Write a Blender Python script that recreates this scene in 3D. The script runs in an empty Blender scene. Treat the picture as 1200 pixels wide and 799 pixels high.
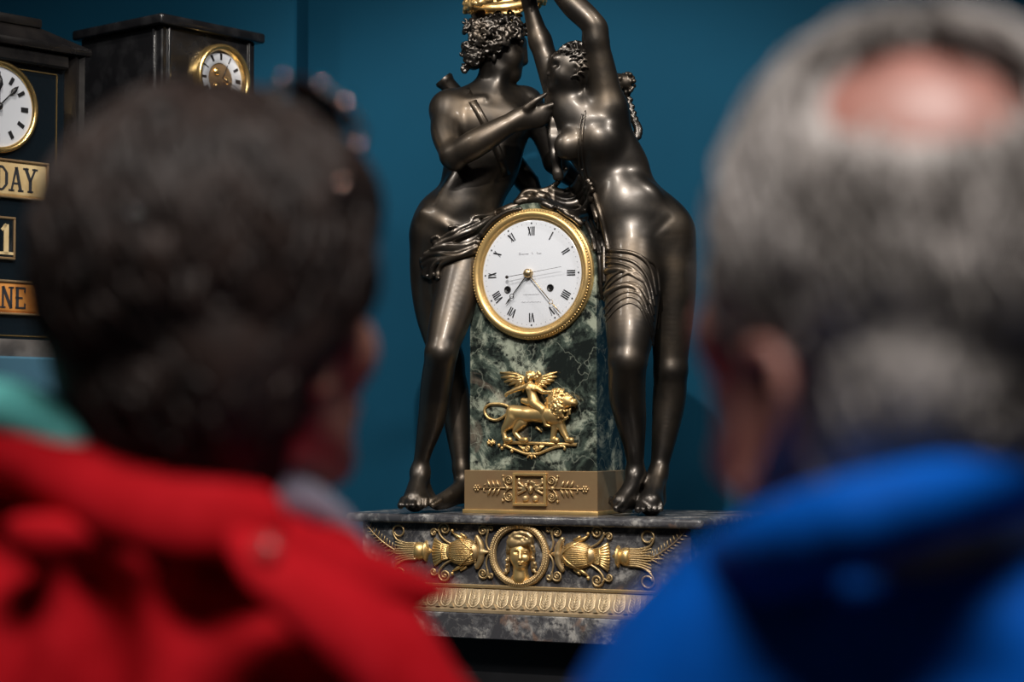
import bpy, bmesh, math, random
import numpy as np
from mathutils import Vector, Matrix
from mathutils.bvhtree import BVHTree

scene = bpy.context.scene
random.seed(4); np.random.seed(4)

# ------------------------------------------------------------------ camera
LENS = 70.0
F = 1200 * LENS / 36.0            # focal length in pixels of the 1200x799 frame
HOR = 503.0                       # pixel row of the eye level
EYE = 1.5
PITCH = math.atan((HOR - 399.5) / F)
cam_d = bpy.data.cameras.new('camera')
cam_d.lens = LENS; cam_d.sensor_width = 36; cam_d.sensor_fit = 'HORIZONTAL'
cam_d.clip_start = 0.05
cam_d.dof.use_dof = True
cam_d.dof.focus_distance = 2.95
cam_d.dof.aperture_fstop = 2.8
cam_d.dof.aperture_blades = 0
cam = bpy.data.objects.new('camera', cam_d)
cam.location = (0, 0, EYE)
cam.rotation_euler = (math.pi / 2 + PITCH, 0, 0)
scene.collection.objects.link(cam)
scene.camera = cam

# ------------------------------------------------------------------ light
world = bpy.data.worlds.new('world'); scene.world = world
world.use_nodes = True
bg = world.node_tree.nodes['Background']
bg.inputs[0].default_value = (0.62, 0.66, 0.72, 1); bg.inputs[1].default_value = 0.022

def spot(name, loc, target, power, size, blend, radius, color=(1, .93, .84)):
    d = bpy.data.lights.new(name, 'SPOT')
    d.energy = power; d.spot_size = math.radians(size); d.spot_blend = blend
    d.shadow_soft_size = radius; d.color = color
    o = bpy.data.objects.new(name, d); scene.collection.objects.link(o)
    o.location = loc
    o.rotation_euler = (Vector(target) - Vector(loc)).to_track_quat('-Z', 'Y').to_euler()
    return o

def area(name, loc, target, power, sx, sy, color=(1, .95, .9)):
    d = bpy.data.lights.new(name, 'AREA'); d.shape = 'RECTANGLE'; d.size = sx; d.size_y = sy
    d.energy = power; d.color = color
    o = bpy.data.objects.new(name, d); scene.collection.objects.link(o)
    o.location = loc
    o.rotation_euler = (Vector(target) - Vector(loc)).to_track_quat('-Z', 'Y').to_euler()
    return o

# the gallery's ceiling track spots aimed at the display and its ceiling light over the visitors, all above the picture
spot('ceiling_spot_centre_offscreen', (-0.42, 1.75, 3.3), (0.02, 2.95, 1.62), 72, 56, .5, .06)
spot('ceiling_spot_right_offscreen', (1.05, 1.85, 3.25), (0.12, 3.0, 1.75), 78, 56, .4, .06, (1, .94, .86))
spot('ceiling_spot_left_offscreen', (-1.35, 2.05, 3.15), (-0.02, 3.0, 1.65), 45, 44, .4, .06, (1, .95, .88))
spot('ceiling_spot_front_offscreen', (-0.1, 1.0, 3.05), (0.03, 2.92, 1.6), 165, 42, .4, .022)
spot('ceiling_spot_clocks_offscreen', (-0.2, 1.6, 3.1), (-0.75, 2.95, 1.8), 14, 40, .6, .05)
area('ceiling_panel_offscreen', (0.15, 0.35, 3.2), (0.1, 0.75, 0), 36, .9, .35)

vs = scene.view_settings
vs.view_transform = 'Standard'; vs.look = 'None'; vs.exposure = 0.0; vs.gamma = 1.0
vs.use_curve_mapping = False

# ------------------------------------------------------------------ pixel -> place helpers
_fw = np.array((0, math.cos(PITCH), math.sin(PITCH)))
_up = np.array((0, -math.sin(PITCH), math.cos(PITCH)))
_rt = np.array((1.0, 0, 0))
EYEP = np.array((0, 0, EYE))

def ray(px, py):
    return _rt * ((px - 600) / F) + _fw + _up * ((399.5 - py) / F)

def W(px, py, dist):
    """point seen at a pixel, at world depth y = dist"""
    d = ray(px, py)
    return EYEP + d * (dist / d[1])

class Frame:
    def __init__(s, O, deg):
        a = math.radians(deg)
        s.O = np.array(O, float)
        s.ex = np.array((math.cos(a), -math.sin(a), 0)); s.ey = np.array((math.sin(a), math.cos(a), 0))
        s.ez = np.array((0, 0, 1.0)); s.deg = deg
    def w(s, X, Y, Z):
        return s.O + s.ex * X + s.ey * Y + s.ez * Z
    def hit(s, px, py, Y=0.0):
        d = ray(px, py); t = np.dot(s.O + s.ey * Y - EYEP, s.ey) / np.dot(d, s.ey)
        return EYEP + d * t
    def xz(s, px, py, Y=0.0):
        p = s.hit(px, py, Y) - s.O
        return float(np.dot(p, s.ex)), float(p[2])

# ------------------------------------------------------------------ objects
COL = scene.collection
def tag(o, label=None, cat=None, group=None, kind=None):
    if label: o['label'] = label
    if cat: o['category'] = cat
    if group: o['group'] = group
    if kind: o['kind'] = kind
    return o

def empty(name, loc, deg=0.0):
    o = bpy.data.objects.new(name, None); COL.objects.link(o)
    o.empty_display_size = 0.05
    o.matrix_world = Matrix.Translation(Vector(loc)) @ Matrix.Rotation(math.radians(-deg), 4, 'Z')
    o['_mw'] = [v for r in o.matrix_world for v in r]
    return o

def world_of(o):
    m = Matrix.Identity(4)
    while o is not None:
        m = o.matrix_basis @ m; o = o.parent
    return m

def link_mesh(name, verts, faces, mat, parent=None, smooth=True, origin=None):
    """verts in world coordinates; the object gets the parent's frame (or its own origin)"""
    V = np.asarray(verts, float)
    if parent is not None:
        inv = world_of(parent).inverted()
    else:
        o0 = Vector(origin) if origin is not None else Vector((0, 0, 0))
        inv = Matrix.Translation(-o0)
    M = np.array(inv)
    V = V @ M[:3, :3].T + M[:3, 3]
    me = bpy.data.meshes.new(name)
    if isinstance(faces, np.ndarray):
        n = len(faces); k = faces.shape[1]
        me.vertices.add(len(V)); me.vertices.foreach_set('co', V.astype(np.float32).ravel())
        me.loops.add(n * k); me.loops.foreach_set('vertex_index', faces.astype(np.int32).ravel())
        me.polygons.add(n); me.polygons.foreach_set('loop_start', np.arange(0, n * k, k, dtype=np.int32))
        me.update(calc_edges=True); me.validate()
    else:
        me.from_pydata([tuple(v) for v in V], [], [tuple(f) for f in faces]); me.update()
    if smooth:
        me.polygons.foreach_set('use_smooth', np.ones(len(me.polygons), bool))
    if mat: me.materials.append(mat)
    o = bpy.data.objects.new(name, me); COL.objects.link(o)
    if parent is not None: o.parent = parent
    elif origin is not None: o.location = origin
    return o

def autosmooth(o, deg=35):
    me = o.data
    bm = bmesh.new(); bm.from_mesh(me)
    for f in bm.faces: f.smooth = True
    lim = math.radians(deg)
    for e in bm.edges:
        if len(e.link_faces) == 2 and e.calc_face_angle(0) > lim: e.smooth = False
    bm.to_mesh(me); bm.free()
    return o

class MB:
    """collects shapes (world coordinates) into one mesh"""
    def __init__(s): s.v = []; s.f = []
    def add(s, vs_, fs):
        n = len(s.v); s.v.extend([tuple(map(float, v)) for v in vs_]); s.f.extend([tuple(i + n for i in f) for f in fs]); return s
    def box(s, fr, x0, x1, y0, y1, z0, z1, bev=0.0, seg=2):
        bm = bmesh.new(); bmesh.ops.create_cube(bm, size=1)
        for v in bm.verts:
            v.co = Vector(((x0 + x1) / 2 + v.co.x * (x1 - x0), (y0 + y1) / 2 + v.co.y * (y1 - y0), (z0 + z1) / 2 + v.co.z * (z1 - z0)))
        if bev > 0:
            bmesh.ops.bevel(bm, geom=bm.edges[:], offset=bev, segments=seg, affect='EDGES', profile=.5)
        bm.verts.index_update()
        s.add([fr.w(*v.co) for v in bm.verts], [[v.index for v in f.verts] for f in bm.faces]); bm.free(); return s
    def lathe(s, c, ax, u, prof, n=48, caps=True, ang=(0, 2 * math.pi)):
        """prof: (radius, height along ax); c centre, u a direction across ax"""
        c = np.array(c, float); ax = np.array(ax, float); u = np.array(u, float); w = np.cross(ax, u)
        vs_ = []; fs = []; m = len(prof)
        full = abs(ang[1] - ang[0] - 2 * math.pi) < 1e-6
        nn = n if full else n + 1
        for i in range(nn):
            a = ang[0] + (ang[1] - ang[0]) * i / n
            dr = u * math.cos(a) + w * math.sin(a)
            for r, h in prof: vs_.append(c + dr * r + ax * h)
        for i in range(n):
            j = (i + 1) % nn
            for k in range(m - 1):
                fs.append((i * m + k, j * m + k, j * m + k + 1, i * m + k + 1))
        if caps and full:
            if prof[0][0] > 1e-6: fs.append([i * m for i in range(n)][::-1])
            if prof[-1][0] > 1e-6: fs.append([i * m + m - 1 for i in range(n)])
        return s.add(vs_, fs)
    def tube(s, pts, rad, sides=8, flat=None, up=None):
        P = [np.array(p, float) for p in pts]; n = len(P)
        if not hasattr(rad, '__len__'): rad = [rad] * n
        vs_ = []; fs = []
        prev = None
        for i in range(n):
            t = P[min(i + 1, n - 1)] - P[max(i - 1, 0)]; t = t / (np.linalg.norm(t) + 1e-12)
            if prev is None:
                ref = np.array(up if up is not None else ((0, 0, 1.0) if abs(t[2]) < .9 else (1.0, 0, 0)), float)
                a = ref - t * np.dot(ref, t)
            else:
                a = prev - t * np.dot(prev, t)
            a = a / (np.linalg.norm(a) + 1e-12); b = np.cross(t, a); prev = a
            for k in range(sides):
                q = 2 * math.pi * k / sides
                d = a * math.cos(q) + b * math.sin(q)
                if flat is not None:
                    fn, ff = flat; d = d + np.array(fn) * np.dot(d, fn) * (ff - 1)
                vs_.append(P[i] + d * rad[i])
        for i in range(n - 1):
            for k in range(sides):
                l = (k + 1) % sides
                fs.append((i * sides + k, i * sides + l, (i + 1) * sides + l, (i + 1) * sides + k))
        fs.append(list(range(sides))[::-1]); fs.append([(n - 1) * sides + k for k in range(sides)])
        return s.add(vs_, fs)
    def prism(s, fr, poly, y0, y1):
        """poly of (X,Z) in a frame, from depth y0 (front) to y1"""
        n = len(poly)
        vs_ = [fr.w(x, y0, z) for x, z in poly] + [fr.w(x, y1, z) for x, z in poly]
        fs = [list(range(n)), [n + i for i in range(n)][::-1]] + [(i, i + n, (i + 1) % n + n, (i + 1) % n) for i in range(n)]
        return s.add(vs_, fs)
    def ball(s, c, r, n=8, ax=None):
        rx = r if hasattr(r, '__len__') else (r, r, r)
        vs_ = []; fs = []; m = n // 2 + 1
        for i in range(m):
            th = math.pi * i / (m - 1)
            for k in range(n):
                ph = 2 * math.pi * k / n
                q = np.array((math.sin(th) * math.cos(ph) * rx[0], math.sin(th) * math.sin(ph) * rx[1], math.cos(th) * rx[2]))
                if ax is not None: q = ax[0] * q[0] + ax[1] * q[1] + ax[2] * q[2]
                vs_.append(np.array(c) + q)
        for i in range(m - 1):
            for k in range(n):
                l = (k + 1) % n
                if i == 0: fs.append((k, n + k, n + l))
                elif i == m - 2: fs.append((i * n + k, (i + 1) * n + k, i * n + l))
                else: fs.append((i * n + k, (i + 1) * n + k, (i + 1) * n + l, i * n + l))
        return s.add(vs_, fs)
    def build(s, name, mat, parent=None, smooth=True, origin=None, auto=None):
        o = link_mesh(name, s.v, s.f, mat, parent, smooth, origin)
        bm = bmesh.new(); bm.from_mesh(o.data)
        bmesh.ops.recalc_face_normals(bm, faces=bm.faces); bm.to_mesh(o.data); bm.free()
        if auto: autosmooth(o, auto)
        return o

# ------------------------------------------------------------------ modelling with blended volumes
class Vol:
    """smoothly blended capsules and ellipsoids, turned into one continuous mesh (surface nets)"""
    def __init__(s): s.p = []
    def cap(s, a, b, ra, rb=None, k=.012, flat=None, op='+'):
        s.p.append(('c', op, k, np.array(a, float), np.array(b, float), ra, ra if rb is None else rb, flat)); return s
    def chain(s, pts, rads, k=.012, flat=None, op='+'):
        # one smooth limb: the joints are splined so that it does not bulge where segments meet
        Q_ = [np.append(np.array(p, float), q) for p, q in zip(pts, rads)]
        if len(Q_) > 2: Q_ = smoothpath(Q_, (9 if min(rads) > .008 else 5) if len(Q_) < 11 else 2)
        s.p.append(('C', op, k, [q[:3] for q in Q_], [float(q[3]) for q in Q_], None, None, flat)); return s
    def ell(s, c, r, R=None, k=.012, op='+'):
        s.p.append(('e', op, k, np.array(c, float), np.array(r if hasattr(r, '__len__') else (r, r, r), float), R, None, None)); return s
    def bounds(s, pad):
        lo = np.full(3, 1e9); hi = np.full(3, -1e9)
        for q in s.p:
            if q[1] != '+': continue
            if q[0] == 'C':
                A_ = np.array(q[3]); m = max(q[4]) * (max(1, q[7][1]) if q[7] else 1)
                lo = np.minimum(lo, A_.min(0) - m); hi = np.maximum(hi, A_.max(0) + m)
            elif q[0] == 'c':
                m = max(q[5], q[6]) * (max(1, q[7][1]) if q[7] else 1)
                lo = np.minimum(lo, np.minimum(q[3], q[4]) - m); hi = np.maximum(hi, np.maximum(q[3], q[4]) + m)
            else:
                m = q[4].max(); lo = np.minimum(lo, q[3] - m); hi = np.maximum(hi, q[3] + m)
        return lo - pad, hi + pad
    def field(s, res, zmin=None, post=None):
        lo, hi = s.bounds(res * 3)
        n = np.ceil((hi - lo) / res).astype(int) + 1
        Fd = np.full(n, .5, np.float32)
        ax = [lo[i] + res * np.arange(n[i]) for i in range(3)]
        for typ, op, k, A, B, r1, r2, fl in s.p:
            if typ == 'C':
                PT = np.array(A); m = max(B) * (max(1, fl[1]) if fl else 1); a0 = PT.min(0) - m; b0 = PT.max(0) + m
            elif typ == 'c':
                m = max(r1, r2) * (max(1, fl[1]) if fl else 1); a0 = np.minimum(A, B) - m; b0 = np.maximum(A, B) + m
            else:
                m = B.max(); a0 = A - m; b0 = A + m
            pad = k + res * 3
            i0 = np.clip(np.floor((a0 - pad - lo) / res).astype(int), 0, n); i1 = np.clip(np.ceil((b0 + pad - lo) / res).astype(int) + 1, 0, n)
            if np.any(i1 <= i0): continue
            sl = tuple(slice(i0[j], i1[j]) for j in range(3))
            if typ == 'C':
                A = PT[0]
            X = (ax[0][sl[0]] - A[0]).astype(np.float32)[:, None, None]
            Y = (ax[1][sl[1]] - A[1]).astype(np.float32)[None, :, None]
            Z = (ax[2][sl[2]] - A[2]).astype(np.float32)[None, None, :]
            if typ == 'C':
                d = np.full((X.shape[0], Y.shape[1], Z.shape[2]), 9.0, np.float32)
                for i_ in range(len(PT) - 1):
                    # each segment only touches its own neighbourhood
                    mm = max(B[i_], B[i_ + 1]) * (max(1, fl[1]) if fl else 1) + pad
                    s0 = np.minimum(PT[i_], PT[i_ + 1]) - mm; s1 = np.maximum(PT[i_], PT[i_ + 1]) + mm
                    j0 = np.clip(np.floor((s0 - lo) / res).astype(int), i0, i1) - i0; j1 = np.clip(np.ceil((s1 - lo) / res).astype(int) + 1, i0, i1) - i0
                    if np.any(j1 <= j0): continue
                    X_ = X[j0[0]:j1[0]] - np.float32(PT[i_][0] - A[0]); Y_ = Y[:, j0[1]:j1[1]] - np.float32(PT[i_][1] - A[1]); Z_ = Z[:, :, j0[2]:j1[2]] - np.float32(PT[i_][2] - A[2])
                    b = (PT[i_ + 1] - PT[i_]).astype(np.float32); bb = float(np.dot(b, b)) + 1e-12
                    t = np.clip((X_ * b[0] + Y_ * b[1] + Z_ * b[2]) / bb, 0, 1)
                    dx = X_ - t * b[0]; dy = Y_ - t * b[1]; dz = Z_ - t * b[2]
                    d2 = dx * dx + dy * dy + dz * dz
                    if fl:
                        nn, ff = fl; c = dx * nn[0] + dy * nn[1] + dz * nn[2]
                        d2 = d2 - c * c + (c / ff) ** 2
                    dd = np.sqrt(np.maximum(d2, 0)) - (B[i_] + (B[i_ + 1] - B[i_]) * t)
                    if fl and fl[1] < 1: dd = dd * max(.45, fl[1])
                    w_ = d[j0[0]:j1[0], j0[1]:j1[1], j0[2]:j1[2]]; np.minimum(w_, dd, out=w_)
            elif typ == 'c':
                b = (B - A).astype(np.float32); bb = float(np.dot(b, b)) + 1e-12
                t = np.clip((X * b[0] + Y * b[1] + Z * b[2]) / bb, 0, 1)
                dx = X - t * b[0]; dy = Y - t * b[1]; dz = Z - t * b[2]
                d2 = dx * dx + dy * dy + dz * dz
                if fl:
                    nn, ff = fl; c = dx * nn[0] + dy * nn[1] + dz * nn[2]
                    d2 = d2 - c * c + (c / ff) ** 2
                d = np.sqrt(np.maximum(d2, 0)) - (r1 + (r2 - r1) * t)
                if fl and fl[1] < 1: d = d * max(.45, fl[1])
            else:
                R = r1
                if R is not None:
                    R = np.asarray(R, np.float32)
                    qx = X * R[0, 0] + Y * R[0, 1] + Z * R[0, 2]; qy = X * R[1, 0] + Y * R[1, 1] + Z * R[1, 2]; qz = X * R[2, 0] + Y * R[2, 1] + Z * R[2, 2]
                else: qx, qy, qz = X, Y, Z
                k0 = np.sqrt((qx / B[0]) ** 2 + (qy / B[1]) ** 2 + (qz / B[2]) ** 2) + 1e-6
                k1 = np.sqrt((qx / B[0] ** 2) ** 2 + (qy / B[1] ** 2) ** 2 + (qz / B[2] ** 2) ** 2) + 1e-6
                d = k0 * (k0 - 1) / k1
            cur = Fd[sl]
            if op == '+':
                h = np.maximum(k - np.abs(cur - d), 0) / k
                Fd[sl] = np.minimum(cur, d) - h * h * k * .25
            else:
                d = -d
                h = np.maximum(k - np.abs(cur - d), 0) / k
                Fd[sl] = np.maximum(cur, d) + h * h * k * .25
        if post is not None:
            Fd = post(Fd, ax[0][:, None, None], ax[1][None, :, None], ax[2][None, None, :]).astype(np.float32)
        if zmin is not None:
            Fd = np.maximum(Fd, (zmin - ax[2]).astype(np.float32)[None, None, :])
        return Fd, lo
    def mesh(s, res, zmin=None, post=None, smooth=2):
        Fd, lo = s.field(res, zmin, post)
        neg = Fd < 0
        nx, ny, nz = Fd.shape
        c = np.zeros((nx - 1, ny - 1, nz - 1), np.int8)
        for i in (0, 1):
            for j in (0, 1):
                for k in (0, 1):
                    c += neg[i:nx - 1 + i, j:ny - 1 + j, k:nz - 1 + k]
        act = np.argwhere((c > 0) & (c < 8))
        idx = np.full(c.shape, -1, np.int32); idx[act[:, 0], act[:, 1], act[:, 2]] = np.arange(len(act))
        corner = np.array([(i, j, k) for i in (0, 1) for j in (0, 1) for k in (0, 1)])
        vals = np.stack([Fd[act[:, 0] + o[0], act[:, 1] + o[1], act[:, 2] + o[2]] for o in corner], 1)
        acc = np.zeros((len(act), 3)); cnt = np.zeros(len(act))
        for a in range(8):
            for b in range(a + 1, 8):
                if np.abs(corner[a] - corner[b]).sum() != 1: continue
                va, vb = vals[:, a], vals[:, b]; m = (va < 0) != (vb < 0)
                t = np.where(m, va / np.where(m, va - vb, 1), 0)
                acc += np.where(m[:, None], corner[a] + t[:, None] * (corner[b] - corner[a]), 0); cnt += m
        V = lo + (act + acc / cnt[:, None]) * res
        quads = []
        for axis in range(3):
            sl0 = [slice(None)] * 3; sl1 = [slice(None)] * 3
            sl0[axis] = slice(0, -1); sl1[axis] = slice(1, None)
            A = neg[tuple(sl0)]; B = neg[tuple(sl1)]
            e = np.argwhere(A != B)
            u, v = [(1, 2), (2, 0), (0, 1)][axis]
            e = e[(e[:, u] > 0) & (e[:, v] > 0) & (e[:, u] < Fd.shape[u] - 1) & (e[:, v] < Fd.shape[v] - 1)]
            if not len(e): continue
            inside = neg[e[:, 0], e[:, 1], e[:, 2]]
            def cell(du, dv):
                q = e.copy(); q[:, u] += du; q[:, v] += dv; return idx[q[:, 0], q[:, 1], q[:, 2]]
            q = np.stack([cell(-1, -1), cell(0, -1), cell(0, 0), cell(-1, 0)], 1)
            q[~inside] = q[~inside][:, ::-1]
            quads.append(q)
        Q = np.concatenate(quads); Q = Q[(Q >= 0).all(1)]
        for _ in range(smooth):
            S = np.zeros_like(V); n = np.zeros(len(V))
            for a, b in ((0, 1), (1, 2), (2, 3), (3, 0)):
                np.add.at(S, Q[:, a], V[Q[:, b]]); np.add.at(S, Q[:, b], V[Q[:, a]])
                np.add.at(n, Q[:, a], 1); np.add.at(n, Q[:, b], 1)
            V = V * .5 + .5 * S / np.maximum(n, 1)[:, None]
        return V, Q

def bvh_of(*meshes):
    vs_ = []; fs = []
    for V, Q in meshes:
        n = len(vs_); vs_.extend([tuple(v) for v in V]); fs.extend([tuple(int(i) + n for i in f) for f in Q])
    return BVHTree.FromPolygons(vs_, fs)

def on(bv, px, py, lift=0.0, fallback=3.0):
    """where the view ray through a pixel meets a surface"""
    d = Vector(ray(px, py)).normalized()
    h = bv.ray_cast(Vector(EYEP), d)
    if h[0] is None: return W(px, py, fallback)
    return np.array(h[0] - d * lift)

def smoothpath(pts, n=6):
    """Catmull-Rom through points (any dimension)"""
    P = [np.array(p, float) for p in pts]; P = [2 * P[0] - P[1]] + P + [2 * P[-1] - P[-2]]
    out = []
    for i in range(1, len(P) - 2):
        for k in range(n):
            t = k / n; a, b, c, d = P[i - 1], P[i], P[i + 1], P[i + 2]
            out.append(.5 * (2 * b + (c - a) * t + (2 * a - 5 * b + 4 * c - d) * t * t + (3 * b - a - 3 * c + d) * t ** 3))
    out.append(P[-2]); return out

# ------------------------------------------------------------------ materials
def lin(r, g, b):
    f = lambda c: (c / 255) / 12.92 if c <= 10 else (((c / 255) + .055) / 1.055) ** 2.4
    return (f(r), f(g), f(b), 1)

def mat(name, col, rough=.5, metal=0.0, spec=.5, noise=None, bump=None, coat=0.0, sheen=0.0, rough_var=None):
    m = bpy.data.materials.new(name); m.use_nodes = True
    nt = m.node_tree; b = nt.nodes['Principled BSDF']
    b.inputs['Base Color'].default_value = col; b.inputs['Roughness'].default_value = rough
    b.inputs['Metallic'].default_value = metal; b.inputs['Specular IOR Level'].default_value = spec
    b.inputs['Coat Weight'].default_value = coat; b.inputs['Coat Roughness'].default_value = .15
    b.inputs['Sheen Weight'].default_value = sheen
    tc = nt.nodes.new('ShaderNodeTexCoord')
    if noise:
        sc, col2, lo, hi = noise
        nz = nt.nodes.new('ShaderNodeTexNoise'); nz.inputs['Scale'].default_value = sc; nz.inputs['Detail'].default_value = 5
        nt.links.new(tc.outputs['Object'], nz.inputs['Vector'])
        cr = nt.nodes.new('ShaderNodeValToRGB'); cr.color_ramp.elements[0].position = lo; cr.color_ramp.elements[1].position = hi
        cr.color_ramp.elements[0].color = col; cr.color_ramp.elements[1].color = col2
        nt.links.new(nz.outputs['Fac'], cr.inputs[0]); nt.links.new(cr.outputs[0], b.inputs['Base Color'])
        if rough_var:
            mr = nt.nodes.new('ShaderNodeMapRange'); mr.inputs['To Min'].default_value = rough_var[0]; mr.inputs['To Max'].default_value = rough_var[1]
            mr.inputs['From Min'].default_value = .35; mr.inputs['From Max'].default_value = .65
            nt.links.new(nz.outputs['Fac'], mr.inputs['Value']); nt.links.new(mr.outputs[0], b.inputs['Roughness'])
    if bump:
        sc, st = bump
        nz2 = nt.nodes.new('ShaderNodeTexNoise'); nz2.inputs['Scale'].default_value = sc; nz2.inputs['Detail'].default_value = 4
        nt.links.new(tc.outputs['Object'], nz2.inputs['Vector'])
        bp = nt.nodes.new('ShaderNodeBump'); bp.inputs['Strength'].default_value = st; bp.inputs['Distance'].default_value = .002
        nt.links.new(nz2.outputs['Fac'], bp.inputs['Height']); nt.links.new(bp.outputs[0], b.inputs['Normal'])
    return m

def marble(name, dark, mid, light, vein, scale, rough=.22, bias=.5, warm=None, vfac=.3):
    m = bpy.data.materials.new(name); m.use_nodes = True
    nt = m.node_tree; b = nt.nodes['Principled BSDF']; N = nt.nodes.new; L = nt.links.new
    b.inputs['Roughness'].default_value = rough
    tc = N('ShaderNodeTexCoord')
    # large patches broken up by a warped fine noise
    n1 = N('ShaderNodeTexNoise'); n1.inputs['Scale'].default_value = scale; n1.inputs['Detail'].default_value = 9; n1.inputs['Roughness'].default_value = .66; n1.inputs['Distortion'].default_value = 1.4
    L(tc.outputs['Object'], n1.inputs['Vector'])
    cr = N('ShaderNodeValToRGB'); e = cr.color_ramp.elements
    e[0].position = bias - .06; e[0].color = dark; e[1].position = bias + .10; e[1].color = light
    k = e.new(bias + .03); k.color = mid
    L(n1.outputs['Fac'], cr.inputs[0])
    # dark speckle
    n2 = N('ShaderNodeTexNoise'); n2.inputs['Scale'].default_value = scale * 6; n2.inputs['Detail'].default_value = 6; n2.inputs['Roughness'].default_value = .7
    L(tc.outputs['Object'], n2.inputs['Vector'])
    c2 = N('ShaderNodeValToRGB'); c2.color_ramp.elements[0].position = .40; c2.color_ramp.elements[1].position = .53
    L(n2.outputs['Fac'], c2.inputs[0])
    mx = N('ShaderNodeMixRGB'); mx.inputs[1].default_value = dark
    L(c2.outputs[0], mx.inputs[0]); L(cr.outputs[0], mx.inputs[2])
    # thin pale veins: edges of warped cells
    n3 = N('ShaderNodeTexNoise'); n3.inputs['Scale'].default_value = scale * 1.5; n3.inputs['Detail'].default_value = 4
    L(tc.outputs['Object'], n3.inputs['Vector'])
    mxv = N('ShaderNodeMixRGB'); mxv.inputs[0].default_value = .13
    L(tc.outputs['Object'], mxv.inputs[1]); L(n3.outputs['Color'], mxv.inputs[2])
    vo = N('ShaderNodeTexVoronoi'); vo.feature = 'DISTANCE_TO_EDGE'; vo.inputs['Scale'].default_value = scale * 1.3
    L(mxv.outputs[0], vo.inputs['Vector'])
    c3 = N('ShaderNodeValToRGB'); c3.color_ramp.elements[0].position = 0; c3.color_ramp.elements[0].color = (1, 1, 1, 1); c3.color_ramp.elements[1].position = .022; c3.color_ramp.elements[1].color = (0, 0, 0, 1)
    L(vo.outputs['Distance'], c3.inputs[0])
    mul = N('ShaderNodeMath'); mul.operation = 'MULTIPLY'; mul.inputs[1].default_value = vfac
    L(c3.outputs[0], mul.inputs[0])
    m2 = N('ShaderNodeMixRGB'); m2.inputs[2].default_value = vein
    L(mul.outputs[0], m2.inputs[0]); L(mx.outputs[0], m2.inputs[1])
    out = m2
    if warm:
        n4 = N('ShaderNodeTexNoise'); n4.inputs['Scale'].default_value = scale * .45; n4.inputs['Detail'].default_value = 6; n4.inputs['Distortion'].default_value = 2
        L(tc.outputs['Object'], n4.inputs['Vector'])
        c4 = N('ShaderNodeValToRGB'); c4.color_ramp.elements[0].position = .60; c4.color_ramp.elements[1].position = .70
        L(n4.outputs['Fac'], c4.inputs[0])
        m3 = N('ShaderNodeMixRGB'); m3.inputs[2].default_value = warm
        ml = N('ShaderNodeMath'); ml.operation = 'MULTIPLY'; L(c4.outputs[0], ml.inputs[0]); L(n2.outputs['Fac'], ml.inputs[1])
        L(ml.outputs[0], m3.inputs[0]); L(m2.outputs[0], m3.inputs[1]); out = m3
    L(out.outputs[0], b.inputs['Base Color'])
    return m

M_wall = mat('teal_wall_paint', lin(2, 62, 87), .8, noise=(3.0, lin(2, 58, 82), .35, .65), bump=(220, .05), spec=.15)
M_shelf = mat('slate_teal_paint', lin(52, 92, 112), .6, noise=(6, lin(44, 82, 102), .4, .6))
M_floor = mat('dark_floor', lin(60, 54, 50), .55, noise=(9, lin(48, 43, 40), .35, .65))
M_black = mat('black_paint', lin(16, 16, 19), .55, noise=(14, lin(22, 22, 26), .4, .6))
M_bronze = mat('dark_bronze', (.062, .056, .051, 1), .4, .93, noise=(12, (.110, .085, .061, 1), .42, .74), rough_var=(.34, .48), bump=(90, .05), coat=.10)
M_cloth = mat('bronze_drapery', (.062, .056, .051, 1), .38, .93, noise=(12, (.110, .085, .061, 1), .4, .7), rough_var=(.30, .42), coat=.2)
M_gold = mat('gilt_bronze', (.76, .53, .23, 1), .43, .85, noise=(60, (.62, .41, .16, 1), .4, .7), rough_var=(.34, .48))
M_gold_dull = mat('aged_gilt', (.58, .42, .22, 1), .46, .8, noise=(45, (.40, .28, .135, 1), .4, .65), rough_var=(.38, .52))
M_brass = mat('brown_brass', (.46, .31, .165, 1), .42, .7, noise=(24, (.33, .21, .11, 1), .35, .65), rough_var=(.32, .48))
M_band = mat('pale_gilt_band', (.38, .29, .18, 1), .5, .5, noise=(50, (.28, .21, .13, 1), .4, .65))
M_rim = mat('pale_gilt_rim', (.66, .53, .34, 1), .45, .7)
M_green = marble('green_marble', lin(24, 29, 28), lin(68, 79, 72), lin(146, 153, 138), lin(170, 178, 162), 11, bias=.50, warm=lin(150, 132, 116))
M_grey = marble('grey_marble', lin(60, 60, 64), lin(100, 100, 102), lin(152, 150, 147), lin(160, 156, 150), 17, bias=.52, vfac=.22, warm=lin(168, 128, 100))
M_enamel = mat('white_enamel', lin(207, 211, 219), .16, coat=.3)
M_ink = mat('dial_black', lin(24, 24, 28), .4)
M_ink_faint = mat('faint_script_ink', lin(186, 187, 192), .4)
M_steel = mat('dark_steel', lin(58, 56, 56), .3, .8)
M_hand = mat('gilt_hand', (.50, .38, .22, 1), .3, .9)

# ================================================================== the place
wf = Frame((0.0, 3.45, 0.0), 6)
def struct(name, mb, m, **k):
    o = mb.build(name, m, None, smooth=False); o['kind'] = 'structure'; return o
struct('floor', MB().box(Frame((0, 0, 0), 0), -3.2, 3.2, -2.2, 4.6, -.05, 0), M_floor)
xcorner = wf.xz(347, 60, -.10)[0]
struct('wall_back', MB().box(wf, xcorner - .05, 3.2, 0, .12, 0, 3.5), M_wall)
wl = MB().box(wf, -3.0, xcorner, -.10, .12, 0, 3.5, .004, 1)
struct('wall_left', wl, M_wall)

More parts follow.
